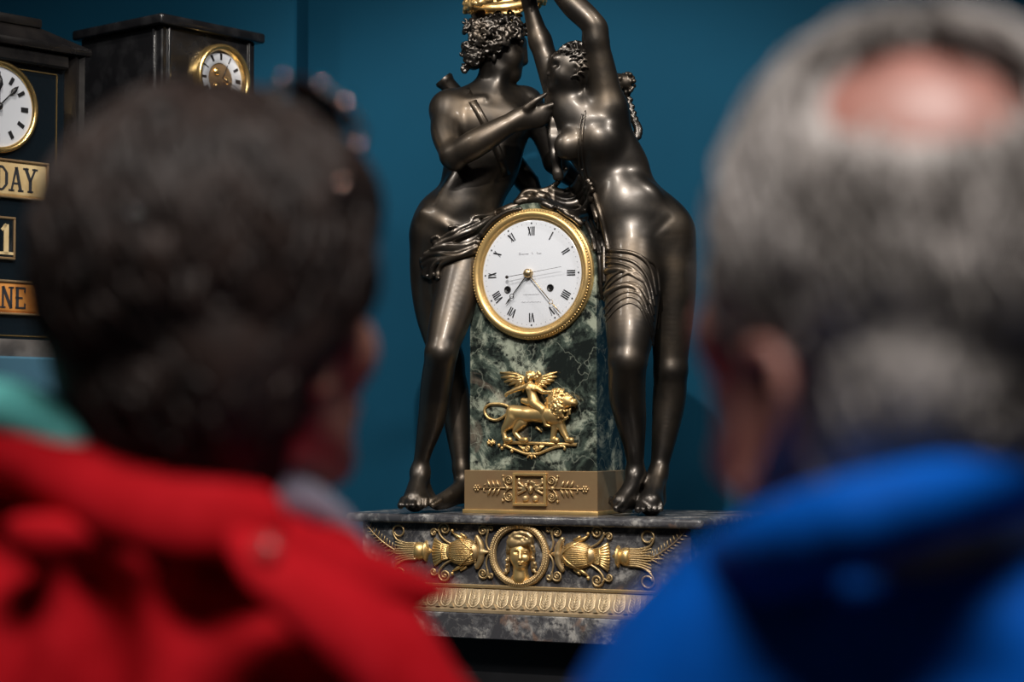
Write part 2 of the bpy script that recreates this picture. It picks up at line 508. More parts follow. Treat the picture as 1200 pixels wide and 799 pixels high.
# ================================================================== the gilt and bronze mantel clock
C = Frame(W(610, 604, 2.9), 25)
clock = empty('mantel_clock', C.w(0, .12, -.185), 25)
tag(clock, 'large gilt and dark bronze mantel clock with two nude figures flanking a green marble pillar', 'clock')
SC = 2.9 / F
def zc(py): return C.xz(610, py, 0)[1]
HW = -C.xz(405, 602, -.014)[0]                 # half width of the top slab
ZB = zc(749)
DEP = .275
HF = HW - .022
# black display plinth carrying it
pl = MB().box(C, -HW - .02, HW + .02, .03, .42, -(C.O[2]), ZB, .003, 1)
plo = pl.build('display_plinth', M_black, None, smooth=False, origin=C.w(0, .2, -C.O[2]))
tag(plo, 'plain black display plinth under the gilt bronze clock', 'plinth')

MB().box(C, -HW, HW, -.016, DEP + .016, zc(615), 0, .0055, 4).build('plinth_slab', M_grey, clock, auto=50)
frieze = MB().box(C, -HF, HF, 0, DEP, zc(690), zc(614)).build('plinth_frieze', M_grey, clock, smooth=False)
MB().box(C, -HF - .026, HF + .026, -.022, DEP + .02, ZB, zc(719), .0015, 1).build('plinth_foot', M_grey, clock, smooth=False)

# leaf-and-tongue band: a sloping moulding with every leaf a piece of its own
zt, zb = zc(687.5), zc(718.5)
bb = MB()
prof = [(-.004, zt), (-.004, zt - .004), (-.006, zt - .005), (-.0175, zb + .0075), (-.0175, zb + .006), (-.021, zb + .004), (-.021, zb)]
vs_ = []
for y, z in prof:
    e = -y; vs_ += [C.w(-HF - e, y, z), C.w(HF + e, y, z), C.w(HF + e, DEP + e - .004, z), C.w(-HF - e, DEP + e - .004, z)]
fs = []
for i in range(len(prof) - 1):
    for k in range(4):
        l = (k + 1) % 4; fs.append((i * 4 + k, i * 4 + l, i * 4 + 4 + l, i * 4 + 4 + k))
fs += [(0, 1, 2, 3), tuple((len(prof) - 1) * 4 + k for k in (3, 2, 1, 0))]
bb.add(vs_, fs)
band = bb.build('leaf_band', M_band, clock, auto=30)
MB().box(C, -HF - .003, HF + .003, -.0075, 0, zt - .0035, zt + .0015, .0008, 1).build('band_fillet', M_gold_dull, clock, smooth=False)
pitch = 2 * HF / 23
H = zt - zb - .013
sl = (.0115) / (zt - .005 - zb - .0075)          # slope of the moulding face
def band_pt(x, h, lift):                          # h measured down from the top of the face
    return C.w(x, -.0062 - h * sl - lift, zt - .0055 - h)
leaf_me = None; rim_me = None
for i in range(23):
    xc = -HF + pitch * (i + .5)
    if leaf_me is None:
        m = MB(); n = 9; w = pitch * .40
        outl = []
        for k in range(n):
            t = math.pi * k / (n - 1)
            outl.append((math.cos(t) * w * (1 if k not in (0, n - 1) else .86), H * .52 + math.sin(t) * H * .46))
        outl = [(w * .80, 0)] + outl + [(-w * .80, 0)]
        vsx = [band_pt(xc + x, h, .0004) for x, h in outl] + [band_pt(xc + x * .6, .001 + h * .88, .0010) for x, h in outl]
        nn = len(outl)
        fsx = [(k, k + 1, nn + k + 1, nn + k) for k in range(nn - 1)] + [tuple(range(nn, 2 * nn)), (nn - 1, 0, nn, 2 * nn - 1)]
        m.add(vsx, fsx)
        leaf = m.build('leaf', M_band, band, smooth=False); leaf_me = leaf.data; x_first = xc
        rm = MB()
        rm.tube([band_pt(xc + x, h, .0008) for x, h in outl], .0009, 5)
        rm.tube([band_pt(xc, .001, .0014), band_pt(xc, H * .9, .0014)], .0007, 4)
        for q in range(5):
            hh = H * (.12 + .15 * q)
            for sg in (-1, 1):
                rm.tube([band_pt(xc, hh + .004, .0013), band_pt(xc + sg * w * .66, hh - .001, .0009)], .00055, 3)
        rim = rm.build('leaf_rim', M_rim, band); rim_me = rim.data
        # small dart between leaves
        dm = MB(); dm.prism(C, [(xc + pitch / 2 - .0035, zb + .0075), (xc + pitch / 2 + .0035, zb + .0075), (xc + pitch / 2 + .0012, zb + .0125), (xc + pitch / 2 - .0012, zb + .0125)], -.0205, -.012)
        dart = dm.build('dart', M_rim, band, smooth=False); dart_me = dart.data
    else:
        for nm, me in (('leaf', leaf_me), ('leaf_rim', rim_me), ('dart', dart_me)):
            o = bpy.data.objects.new(nm, me); COL.objects.link(o); o.parent = band
            o.location = (xc - x_first, 0, 0)

# ------------------------------------------------------------------ frieze mounts (designed once, mirrored)
def fz(px, py, mirror, lift=.003):
    x, z = C.xz(px, py, 0); x = -x if mirror else x
    return C.w(x, -lift, z)
def pspiral(cx, cy, r0, a0, turns, sgn=1, n=26, rend=.18, asp=.92):
    out = []
    for i in range(n):
        t = i / (n - 1); r = r0 * (1 - t * (1 - rend)); a = a0 + sgn * turns * 2 * math.pi * t
        out.append((cx + math.cos(a) * r * asp, cy + math.sin(a) * r))
    return out
CY = 646.5
def mounts(mir):
    P = lambda L_, lift=.003: [fz(x, y, mir, lift) for x, y in L_]
    flipy = lambda L_: [(x, 2 * CY - y) for x, y in L_]
    sfx = tuple()
    # scrolls beside the medallion
    m = MB()
    for fl in (False, True):
        c1 = smoothpath([(577, 647), (572.5, 641), (571, 633), (572.5, 625), (572, 619.5)], 5) + [np.array(q) for q in pspiral(567, 621.5, 6.2, -.5, 1.5, -1)]
        c2 = smoothpath([(572.5, 626), (573.5, 620)], 4) + [np.array(q) for q in pspiral(576.3, 619.3, 3.6, math.pi, 1.2, 1, 18)]
        for c in (c1, c2):
            if fl: c = flipy(c)
            m.tube(P(c, .0035), [.0015] * len(c), 6)
        e = (567, 622.0) if not fl else (567, 2 * CY - 622)
        m.ball(fz(*e, mir, .004), .0022, 8)
    m.build('scroll_mount', M_gold_dull, clock)
    # collar and lotus cup
    v = Vol(); k = .0015
    R = lambda a: a * SC
    v.chain(P([(560.5, 629), (564.5, 637), (565.5, 646.5), (564.5, 656), (560.5, 664)], .004), [R(3), R(4), R(4.2), R(4), R(3)], k)
    v.cap(fz(566, 646.5, mir, .005), fz(573.5, 646.5, mir, .003), R(4), R(1.5), k)
    V, Q = v.mesh(.0011); link_mesh('collar_mount', V, Q, M_gold_dull, clock)
    bd = MB()
    for q in range(15):
        yy = 631 + q * 2.2; bd.ball(fz(559.3 - .02 * (yy - CY) ** 2 * .12, yy, mir, .006), .0012, 6)
    bd.build('beading', M_gold_dull, clock)
    v = Vol()
    v.chain(P([(552, CY), (544, CY), (533, CY)], .001), [R(13), R(16.5), R(11)], .006, flat=(C.ey, .75))
    V, Q = v.mesh(.0012)
    lot = link_mesh('lotus_mount', V, Q, M_gold_dull, clock)
    bv = bvh_of((V, Q))
    def onx(px, py, lift):
        x, z = C.xz(px, py, 0); x = -x if mir else x
        o = Vector(C.w(x, -.08, z)); h = bv.ray_cast(o, Vector(C.ey))
        return np.array(h[0]) - C.ey * lift if h[0] is not None else C.w(x, -.003, z)
    rb = MB()
    for q in range(-6, 7):                        # petal ribs
        yy = CY + q * 2.35
        pts = []
        for t in np.linspace(0, 1, 9):
            x = 557 - 27 * t; w_ = 12.5 + 4.2 * math.sin(t * math.pi * .8) - 4 * t * t
            pts.append(onx(x, CY + q / 6.6 * w_, .0004))
        rb.tube(pts, .00095, 5)
    for sg in (-1, 1):
        pts = [onx(558 - t * 18, CY + sg * (1 + 15 * t ** .8), .001) for t in np.linspace(0, 1, 9)]
        rb.tube(pts, [.0014] * 8 + [.0006], 5)
        pts = [(533, CY + sg * 13), (536, CY + sg * 17.5), (540, CY + sg * 19.5), (544, CY + sg * 17)]
        rb.tube(P([(545, CY + sg * 15), (538, CY + sg * 18.5), (532, CY + sg * 22.5)], .004), [.003, .0028, .0012], 6)
        rb.tube(P([(548, CY + sg * 17), (541, CY + sg * 21.5), (541, CY + sg * 22.5)], .003), [.002, .0018, .0008], 6)
        rb.ball(fz(531.8, CY + sg * 25, mir, .005), .0028, 8)
    rb.build('petal_ribs', M_gold, lot)
    # flare of reeds
    fl_ = MB()
    for q in range(-4, 5):
        t = q / 4
        fl_.tube(P([(530, CY + t * 6.2), (519, CY + t * 9), (508.5 + 1.8 * t * t, CY + t * 15)], .0045 - .0015 * abs(t)), [.0016, .0020, .0028], 6)
    fl_.tube(P([(519.5, CY - 9.5), (518.3, CY), (519.5, CY + 9.5)], .006), .0012, 5)
    fl_.build('reed_flare', M_gold, clock)
    for fl in (False, True):
        sc = MB()
        c1 = smoothpath([(530, 637), (522, 632), (516.5, 625.5), (515, 619)], 5) + [np.array(q) for q in pspiral(522.3, 619.5, 7.3, math.pi, 1.6, 1, 30)]
        c2 = smoothpath([(517, 626.5), (515, 621.5)], 4) + [np.array(q) for q in pspiral(509.5, 623.5, 4.6, -.5, 1.4, -1, 20)]
        for c, r in ((c1, .0016), (c2, .0014)):
            if fl: c = flipy(c)
            sc.tube(P(c, .0035), [r] * len(c), 6)
        sc.ball(fz(522.5, 619.8 if not fl else 2 * CY - 619.8, mir, .004), .0021, 8)
        sc.ball(fz(509.5, 623.7 if not fl else 2 * CY - 623.7, mir, .004), .0017, 8)
        sc.build('curl_mount', M_gold_dull, clock)
    # cup, collar and leafy end
    cp = MB()
    u = fz(500, CY, mir, 0) - fz(490, CY, mir, 0); u = u / np.linalg.norm(u)
    c0 = fz(488, CY - 1, mir, -.003)
    cp.lathe(c0, u, C.ez, [(.001, -.001), (R(10.5), 0), (R(11.2), R(4)), (R(10.2), R(9)), (R(8), R(10.5)), (R(9), R(11)), (R(13), R(13)), (R(13), R(15)), (R(6), R(16.5)), (R(4), R(18.5)), (R(2.5), R(22))], 24)
    cp.build('cup_mount', M_gold, clock)
    lf = MB()
    for q in range(-4, 5):
        t = q / 4.0; up = 1 if q > 0 else -1
        pts = smoothpath([(489, CY - 1 + t * 9), (478, CY - 1 + t * 9.5), (470, CY - 1 + t * 12), (464.5, CY - 1 + t * (15 if abs(q) > 1 else 10))], 4)
        lf.tube(P(pts, .005 - .0012 * abs(t)), list(np.linspace(.0021, .0009, len(pts))), 5)
    for fl in (False, True):
        c1 = smoothpath([(474, 637), (466.5, 632), (462.8, 626.5)], 5) + [np.array(q) for q in pspiral(468.6, 622, 7.4, math.pi, .98, 1, 26, .72)]
        if fl: c1 = flipy(c1)
        lf.tube(P(c1, .0035), [.0014] * len(c1), 6)
    lf.build('leaf_cluster', M_gold_dull, clock)
    ft = MB()
    q = smoothpath([(474, 645.5), (464, 644), (455, 638.5), (447, 632), (438.5, 624), (430.5, 614.5)], 5)
    ft.tube(P(q, .003), list(np.linspace(.0015, .0007, len(q))), 5)
    for i in range(3, len(q) - 2, 2):
        a = np.array(q[i]); d = np.array(q[i + 1]) - a; d /= np.linalg.norm(d); nrm = np.array((d[1], -d[0]))
        if nrm[1] > 0: nrm = -nrm
        for sg, ln in ((1, 6.5), (-1, 5.0)):
            ft.tube(P([a, a + d * 1.6 + nrm * sg * ln * .55, a + d * 3.4 + nrm * sg * ln], .0022), [.0007, .0008, .0003], 4)
    ft.tube(P([(474, 646), (464, 647), (455, 651)], .003), [.0014, .001, .0004], 5)
    ft.tube(P([(474, 646), (462, 645.5), (452, 645)], .003), [.0014, .001, .0004], 5)
    ft.build('feather_mount', M_gold_dull, clock)
mounts(False); mounts(True)

# medallion
xm, zm = 0.0, C.xz(610, 649.5, 0)[1]
mr = MB(); n = 56
for i in range(n):                                # oval laurel ring
    pass
ring = []
RX, RZ = .0425, .0425
for i in range(n + 1):
    a = 2 * math.pi * i / n; ring.append(C.w(xm + math.sin(a) * RX, -.004, zm + math.cos(a) * RZ))
mr.tube(ring, .0056, 8)
ringo = mr.build('medallion_ring', M_gold_dull, clock)
lv = MB()
for i in range(78):
    a = 2 * math.pi * i / 78
    for r_, yy in ((.0395, -.0078), (.0425, -.0097), (.0455, -.0078)):
        aa = a + (.04 if r_ == .0425 else 0)
        lv.ball(C.w(xm + math.sin(aa) * r_, yy, zm + math.cos(aa) * r_), (.0015, .0012, .0019), 6)
lv.build('laurel_leaves', M_gold_dull, ringo)
v = Vol()
def fm(px, py, lift): return C.hit(px, py, -lift)
R = lambda a: a * SC
v.ell(fm(610, 648, .006), (R(12.5), R(10), R(16)), k=.002)
v.ell(fm(610, 655, .006), (R(11), R(9), R(12.5)), k=.004)
v.ell(fm(610, 664, .010), (R(4.5), R(5), R(3.5)), k=.004)
v.cap(fm(609.6, 646, .0175), fm(609.4, 654, .0215), R(1.6), R(2.0), k=.002)
v.ell(fm(609.6, 658.8, .018), (R(3.6), R(1.8), R(.9)), k=.0012); v.ell(fm(609.6, 661, .0172), (R(3), R(1.8), R(.9)), k=.0012)
for sg in (-1, 1):
    v.ell(fm(610 + sg * 5.3, 647.2, .0185), (R(3.2), R(2.2), R(1.6)), k=.002, op='-')
    v.ell(fm(610 + sg * 5.3, 647.6, .0150), (R(2.4), R(1.8), R(1.1)), k=.0008)
    v.cap(fm(610 + sg * 2.4, 644.6, .0185), fm(610 + sg * 8.5, 645, .0145), R(1.0), R(.8), k=.002)
    v.ell(fm(610 + sg * 6, 654.5, .0125), (R(3.8), R(2.5), R(3.5)), k=.005)
v.cap(fm(610, 664, .002), fm(610, 676, .002), R(8.5), R(9.5), k=.003)
v.cap(fm(602, 677, .0), fm(618, 677, .0), R(3.5), R(3.5), k=.003)
V, Q = v.mesh(.00095)
mask = link_mesh('mask', V, Q, M_gold, clock)
v = Vol(); rnd = random.Random(3)
v.ell(fm(610, 635, .006), (R(16.5), R(10), R(10)), k=.003)
for sg in (-1, 1): v.cap(fm(610 + sg * 13.5, 642, .004), fm(610 + sg * 15, 668, .003), R(3), R(2.6), k=.003)
for i in range(70):                               # waved hair over the brow and curls at the sides
    a = math.pi * (i / 69.0); x = 610 - math.cos(a) * (14.5 + rnd.uniform(-2, 2)); y = 645 - math.sin(a) * (13 + rnd.uniform(-4, 3))
    v.ell(fm(x, y, .009 + .005 * math.sin(a) + rnd.uniform(0, .003)), (R(rnd.uniform(1.4, 2.3)),) * 3, k=.0012)
for i in range(34):
    sg = rnd.choice((-1, 1)); y = rnd.uniform(643, 672); x = 610 + sg * (14.5 + rnd.uniform(-1.6, 1.6) + (y - 643) * .1)
    v.ell(fm(x, y, .006 + rnd.uniform(0, .004)), (R(rnd.uniform(1.5, 2.4)),) * 3, k=.0012)
q = [(598, 629), (599.5, 634.5), (606, 637), (610, 636.5), (614, 637), (620.5, 634.5), (622, 629), (618, 625.5), (611, 624), (603, 625), (598, 629)]
for a, b in zip(q[:-1], q[1:]): v.cap(fm(*a, .016), fm(*b, .016), R(2.4), R(2.4), k=.0015)
v.ell(fm(610, 629, .014), (R(8), R(4), R(3)), k=.002)
V, Q = v.mesh(.00095); link_mesh('hair', V, Q, M_gold_dull, mask)

# ------------------------------------------------------------------ pedestal, pillar
PF = .05; PB = PF + .112
PX0 = C.xz(551, 470, PF)[0]; PX1 = C.xz(699.3, 470, PF)[0]
PC = (PX0 + PX1) / 2; PH = (PX1 - PX0) / 2
zped = C.xz(626, 551.5, PF - .007)[1]
ped = MB().box(C, PX0 - .006, PX1 + .004, PF - .008, PB + .012, .0045, zped, .0008, 1).build('pedestal', M_brass, clock, smooth=False)
MB().box(C, PX0 - .008, PX1 + .006, PF - .0105, PB + .014, 0, .0062, .0012, 2).build('pedestal_fillet', M_gold, clock, auto=40)
DZ = C.xz(622, 321, PF - .010)[1]; DX = C.xz(622, 321, PF - .010)[0]
poly = [(PX0, zped - .001), (PX1, zped - .001)]
for i in range(25):
    a = math.pi * i / 24; poly.append((PC + math.cos(a) * PH, DZ + .004 + math.sin(a) * PH))
pm = MB().prism(C, poly, PF, PB)
pillar = pm.build('pillar', M_green, clock, auto=30)
pillar_geo = (list(pm.v), [tuple(f) for f in pm.f])

# pedestal mounts
PY = PF - .008
pcx = C.xz(621.8, 573, PY)[0]
def pz(px, py, mir, lift=.002):
    x, z = C.xz(px, py, PY); x = 2 * pcx - x if mir else x
    return C.w(x, PY - lift, z)
fx0, fz1 = C.xz(602.3, 553.8, PY); _, fz0 = C.xz(602.3, 592.3, PY); fx1 = 2 * pcx - fx0
fr = MB(); t = .0042
for a in ((fx0, fx1, fz1 - t, fz1), (fx0, fx1, fz0, fz0 + t), (fx0, fx0 + t, fz0 + t, fz1 - t), (fx1 - t, fx1, fz0 + t, fz1 - t)):
    fr.box(C, a[0], a[1], PY - .006, PY, a[2], a[3], .0006, 1)
fr.build('square_frame', M_gold, ped, smooth=False)
v = Vol()
g = lambda px, py, l: C.hit(px, py, PY - l)
v.ell(g(621.8, 573.5, .003), (R(3.4), R(3.2), R(5)), k=.001); v.cap(g(621.8, 572.5, .007), g(621.8, 575, .0078), R(.8), R(.9), k=.001)
for i in range(26):
    a = math.pi * rnd.uniform(-.05, 1.05); rr = rnd.uniform(4, 8)
    v.ell(g(621.8 - math.cos(a) * rr * .95, 571 - math.sin(a) * rr, .003 + rnd.uniform(0, .003)), (R(rnd.uniform(1, 1.7)),) * 3, k=.0008)
for sg in (-1, 1):
    for q in range(3):
        v.cap(g(621.8 + sg * 6, 571.5 + q * 1.2, .003), g(621.8 + sg * 14, 566 + q * 6, .002), R(1.4), R(1.8), k=.0008)
    v.ell(g(621.8 + sg * 13.5, 562.5, .002), (R(2), R(1.5), R(3.2)), k=.0008)
    v.ell(g(621.8 + sg * 5.8, 584, .002), (R(4), R(2), R(4)), k=.0008)
V, Q = v.mesh(.0009); link_mesh('butterfly_mask', V, Q, M_gold_dull, ped)
for mir in (False, True):
    P = lambda L_, lift=.002: [pz(x, y, mir, lift) for x, y in L_]
    m = MB()
    for cy, s in ((562.6, 1), (581.6, -1)):
        c = smoothpath([(601, 571.5), (596, 572 - s * 1), (591.5, 572 - s * 6)], 4) + [np.array(q) for q in pspiral(597, cy, 5.4, math.pi, 2.0, s, 36, .1)]
        m.tube(P(c, .0022), [.0011] * len(c), 5)
        m.ball(pz(590, 572 - s * 14.5, mir, .002), .0022, 8)
        m.tube(P([(592.5, 572 - s * 5), (590.8, 572 - s * 9), (590, 572 - s * 13)], .002), [.0012, .0016, .001], 5)
    m.ball(pz(595.5, 571.5, mir, .0025), (.004, .003, .0035), 8)
    m.build('volute_mount', M_gold_dull, ped)
    m = MB()
    m.tube(P([(601, 571.5), (585, 571.5), (563, 571.5)], .002), [.0013, .001, .0008], 5)
    m.build('stem_mount', M_gold_dull, ped)
    for q in range(3):
        for s in (1, -1):
            x0 = 586.5 - q * 5.2
            lm = MB(); lm.tube(P([(x0, 571.5 - s * .8), (x0 - 2.2, 571.5 - s * 4.5), (x0 - 4.0, 571.5 - s * 9.4)], .0024), [.0007, .0024, .0005], 6)
            lm.build('leaf', M_gold_dull, ped)
    m = MB(); m.ball(pz(559.3, 571.5, mir, .002), .0022, 8)
    for q in range(6):
        a = q * math.pi / 3; m.ball(pz(559.3 + math.cos(a) * 2.9, 571.5 + math.sin(a) * 3, mir, .0018), .0019, 6)
    for s in (1, -1): m.tube(P([(568, 571.5), (567, 571.5 - s * 3.5), (570, 571.5 - s * 4.5)], .002), [.0009, .0009, .0005], 4)
    m.build('rosette', M_gold_dull, ped)

# ------------------------------------------------------------------ dial
NRM = -C.ey
DC = C.w(DX, PF, DZ)
bz = MB().lathe(DC, NRM, C.ex, [(.078, .001), (.0805, .0075), (.083, .0078), (.0845, .0115), (.089, .0145), (.0925, .0135), (.0945, .0105), (.0955, .0075), (.0975, .006), (.0975, 0)], 96, caps=False)
bezel = bz.build('bezel', M_gold, clock, auto=50)
bd = MB()
for i in range(132):
    a = 2 * math.pi * i / 132
    bd.ball(DC + (C.ex * math.cos(a) + C.ez * math.sin(a)) * .0945 + NRM * .0105, .0014, 6)
bd.build('bezel_beading', M_gold, bezel)
dl = MB().lathe(DC, NRM, C.ex, [(.0805, .004), (.0802, .0068), (.0800, .0070), (.078, .0072), (.06, .0078), (.03, .0085), (0.0001, .0088)], 72, caps=False)
dial = dl.build('dial', M_enamel, clock)
def dface(r): return .0088 - (r / .0805) ** 2 * .0018
FD = Frame(C.w(DX, PF, DZ), 25)
def stroke(m, th, x, r0, r1, w, slant=0.0, taper=None):
    """bar of a numeral: tangential offset x, radial extent r0..r1, width w"""
    e = np.array((math.sin(th), math.cos(th))); tg = np.array((math.cos(th), -math.sin(th)))
    pts = []
    for r, s_, q in ((r0, -1, 0), (r0, 1, 0), (r1, 1, 1), (r1, -1, 1)):
        p = e * r + tg * (x + slant * (q - .5) + s_ * w / 2); pts.append(p)
    y = -(dface(r0) + .0005)
    m.prism(FD, [tuple(p) for p in pts], y, y + .0012)
ROM = ['XII', 'I', 'II', 'III', 'IIII', 'V', 'VI', 'VII', 'VIII', 'IX', 'X', 'XI']
r0, r1 = .0575, .0705
for i, s_ in enumerate(ROM):
    th = math.radians(30 * i); m = MB()
    wid = {'I': .0031, 'V': .0056, 'X': .0058}
    tot = sum(wid[c] for c in s_); x = -tot / 2
    for c in s_:
        cx = x + wid[c] / 2
        if c == 'I': stroke(m, th, cx, r0, r1, .0016)
        elif c == 'V':
            stroke(m, th, cx - .0012, r0, r1, .0018, -.0022); stroke(m, th, cx + .0012, r0, r1, .0006, .0022)
        else:
            stroke(m, th, cx, r0, r1, .0019, -.0036); stroke(m, th, cx, r0, r1, .0006, .0036)
        x += wid[c]
    m.build('numeral', M_ink, dial, smooth=False)
mk = MB()
for i in range(60):
    th = 2 * math.pi * i / 60; big = i % 5 == 0
    stroke(mk, th, 0, .0745, .0745 + (.0022 if big else .0010), .0022 if big else .0005)
mk.build('minute_track', M_ink, dial, smooth=False)
# faint illegible maker's script
fs_ = MB()
def script(x0, x1, z, amp, waves, seed):
    rr = random.Random(seed); n = waves * 6; pts = []
    for i in range(n + 1):
        t = i / n; pts.append(FD.w(x0 + (x1 - x0) * t + .0006 * math.sin(t * waves * 6.28), -.0089, z + amp * math.sin(t * waves * 6.28) * rr.uniform(.5, 1)))
    fs_.tube(pts, .00022, 3)
script(-.020, -.0165, .031, .0026, 2, 1); script(-.016, -.004, .0302, .0011, 6, 2)
script(.001, .0035, .031, .0022, 1, 3); script(.009, .012, .031, .0026, 1, 4); script(.0125, .017, .0304, .0014, 2, 5)
script(-.013, .013, -.030, .0007, 8, 6); script(-.016, .016, -.041, .0008, 6, 7)
fs_.build('maker_script', M_ink_faint, dial)['kind'] = 'stuff'
for px, py in ((595, 339.3), (645, 337)):
    p = C.hit(px, py, PF - .0085)
    wh = MB().lathe(p, NRM, C.ex, [(.0053, -.002), (.0053, .0010), (.0042, .0013), (.0038, .0002), (.0001, .0002)], 20, caps=False)
    w_ = wh.build('winding_hole', M_ink, dial)
    MB().box(Frame(p, 25), -.0016, .0016, -.0012, .001, -.0016, .0016).build('winding_arbor', M_steel, w_, smooth=False)
HY = PF - .0125
def hd(px, py, l=0.0): return C.hit(px, py, HY - l)
hub = hd(618.6, 320.2)
def hand(name, ring_px, tip_px, m_, w, l, tail=None):
    m = MB(); a = hd(618.6, 320.2, l); r_ = hd(*ring_px, l); tip = hd(*tip_px, l)
    d = (r_ - a) / np.linalg.norm(r_ - a); side = np.cross(d, NRM)
    rad = .0031
    m.tube([a, r_ - d * rad], [w, w * .75], 6)
    m.tube([r_ + (d * math.cos(q) + side * math.sin(q)) * rad for q in np.linspace(0, 2 * math.pi, 17)], w * .55, 6)
    e = r_ + d * rad
    m.tube([e, e + d * .004, tip], [w * .6, w * 1.5, w * .25], 6)
    return m.build(name, m_, clock)
hand('hour_hand', (599.6, 347), (592.5, 356.5), M_steel, .0011, 0)
hand('minute_hand', (645.5, 353.5), (657.5, 368), M_hand, .0009, .0025)
m = MB(); a = hd(594, 324.6, .0045); b = hd(657.6, 312.4, .0045)
m.tube([a, b], [.0005, .0003], 5); m.ball(a, .0026, 10); m.build('second_hand', M_steel, clock)
MB().lathe(hub, NRM, C.ex, [(.0068, -.006), (.0068, .002), (.0055, .0046), (.003, .0058), (.0001, .0062)], 24, caps=False).build('hand_hub', M_hand, clock)

# domed glass
gm = bpy.data.materials.new('dial_glass'); gm.use_nodes = True; nt = gm.node_tree
nt.nodes.clear(); out = nt.nodes.new('ShaderNodeOutputMaterial'); tr = nt.nodes.new('ShaderNodeBsdfTransparent'); gl = nt.nodes.new('ShaderNodeBsdfGlossy')
gl.inputs['Roughness'].default_value = .03; lw = nt.nodes.new('ShaderNodeLayerWeight'); lw.inputs[0].default_value = .5; mx = nt.nodes.new('ShaderNodeMixShader')
pw = nt.nodes.new('ShaderNodeMath'); pw.operation = 'POWER'; pw.inputs[1].default_value = 5.0
ma = nt.nodes.new('ShaderNodeMath'); ma.operation = 'MULTIPLY_ADD'; ma.inputs[1].default_value = .9; ma.inputs[2].default_value = .035
nt.links.new(lw.outputs['Facing'], pw.inputs[0]); nt.links.new(pw.outputs[0], ma.inputs[0]); nt.links.new(ma.outputs[0], mx.inputs[0])
nt.links.new(tr.outputs[0], mx.inputs[1]); nt.links.new(gl.outputs[0], mx.inputs[2]); nt.links.new(mx.outputs[0], out.inputs[0])
MB().lathe(DC, NRM, C.ex, [(.0845, .0125), (.075, .0150), (.06, .0176), (.04, .0198), (.02, .0210), (.0001, .0214)], 64, caps=False).build('dial_glass', gm, clock)

# ------------------------------------------------------------------ gilt relief: winged rider on a lion
def lc(cx, cy, l): return C.hit(560 + cx / 7.26, 430 + cy / 7.26, PF - l)
RL = lambda a: a * 1.27e-3
lm_root = MB().tube([lc(225, 640, .003), lc(840, 660, .003)], RL(1.9), 8)
for q in (0, 1, 2, 3):
    lm_root.tube([lc(235 + q * 14, 636 + q, .003), lc(239 + q * 14, 637 + q, .003)], RL(2.6), 8)
mount = lm_root.build('lion_mount', M_gold, clock)
v = Vol(); k = .003
v.cap(lc(300, 385, .004), lc(430, 400, .005), RL(8.6), RL(8.8), k); v.cap(lc(430, 400, .005), lc(640, 400, .006), RL(8.6), RL(11), k)
v.cap(lc(640, 420, .006), lc(690, 430, .006), RL(10), RL(8), k)
v.cap(lc(690, 330, .010), lc(760, 285, .010), RL(9), RL(8), k)
v.cap(lc(780, 300, .012), lc(822, 306, .011), RL(4.5), RL(4), k); v.ell(lc(826, 285, .012), (RL(2.6), RL(3), RL(2.2)), k=.001)
v.ell(lc(790, 262, .014), (RL(3), RL(2.4), RL(2.2)), k=.0015)
v.ell(lc(815, 322, .012), (RL(4), RL(3), RL(1)), k=.001, op='-')
for pts, rr in (([(665, 470), (650, 540), (640, 600)], (5.6, 4, 3)), ([(700, 470), (725, 540), (752, 595)], (6, 4.2, 3.2)),
                ([(300, 430), (270, 480), (222, 535), (232, 600)], (9, 7, 3.4, 3)), ([(385, 470), (350, 505), (315, 550), (352, 600)], (6, 4.6, 3, 2.8))):
    v.chain([lc(x, y, .004) for x, y in pts], [RL(r) for r in rr], .002)
for x, y in ((650, 620), (775, 620), (250, 616), (385, 618)):
    v.cap(lc(x - 18, y, .004), lc(x + 22, y + 2, .006), RL(2.8), RL(3.4), .0015)
tl = smoothpath([(275, 345), (235, 325), (200, 315), (150, 312), (100, 318), (62, 345), (58, 385), (80, 425), (115, 445), (160, 450), (205, 430), (245, 400)], 4)
v.chain([lc(x, y, .003) for x, y in tl], [RL(1.7)] * len(tl), .001)
V, Q = v.mesh(.00095); lion = link_mesh('lion', V, Q, M_gold, mount)
v = Vol(); rnd = random.Random(7)
v.ell(lc(668, 320, .006), (RL(12), RL(9), RL(18)), k=.003)
for i in range(230):
    x = rnd.uniform(580, 790); y = rnd.uniform(180, 470)
    if ((x - 685) / 108) ** 2 + ((y - 320) / 150) ** 2 > 1 or (x > 735 and y > 235 and y < 350): continue
    dd = ((x - 685) / 108) ** 2 + ((y - 320) / 150) ** 2
    a = rnd.uniform(0, 6.28); c = lc(x, y, .0225 - .014 * dd); e = lc(x + math.cos(a) * 9, y + 9, .0232 - .014 * dd)
    v.cap(c, e, RL(1.1), RL(1.5), .0006)
V, Q = v.mesh(.0009); link_mesh('mane', V, Q, M_gold, lion)
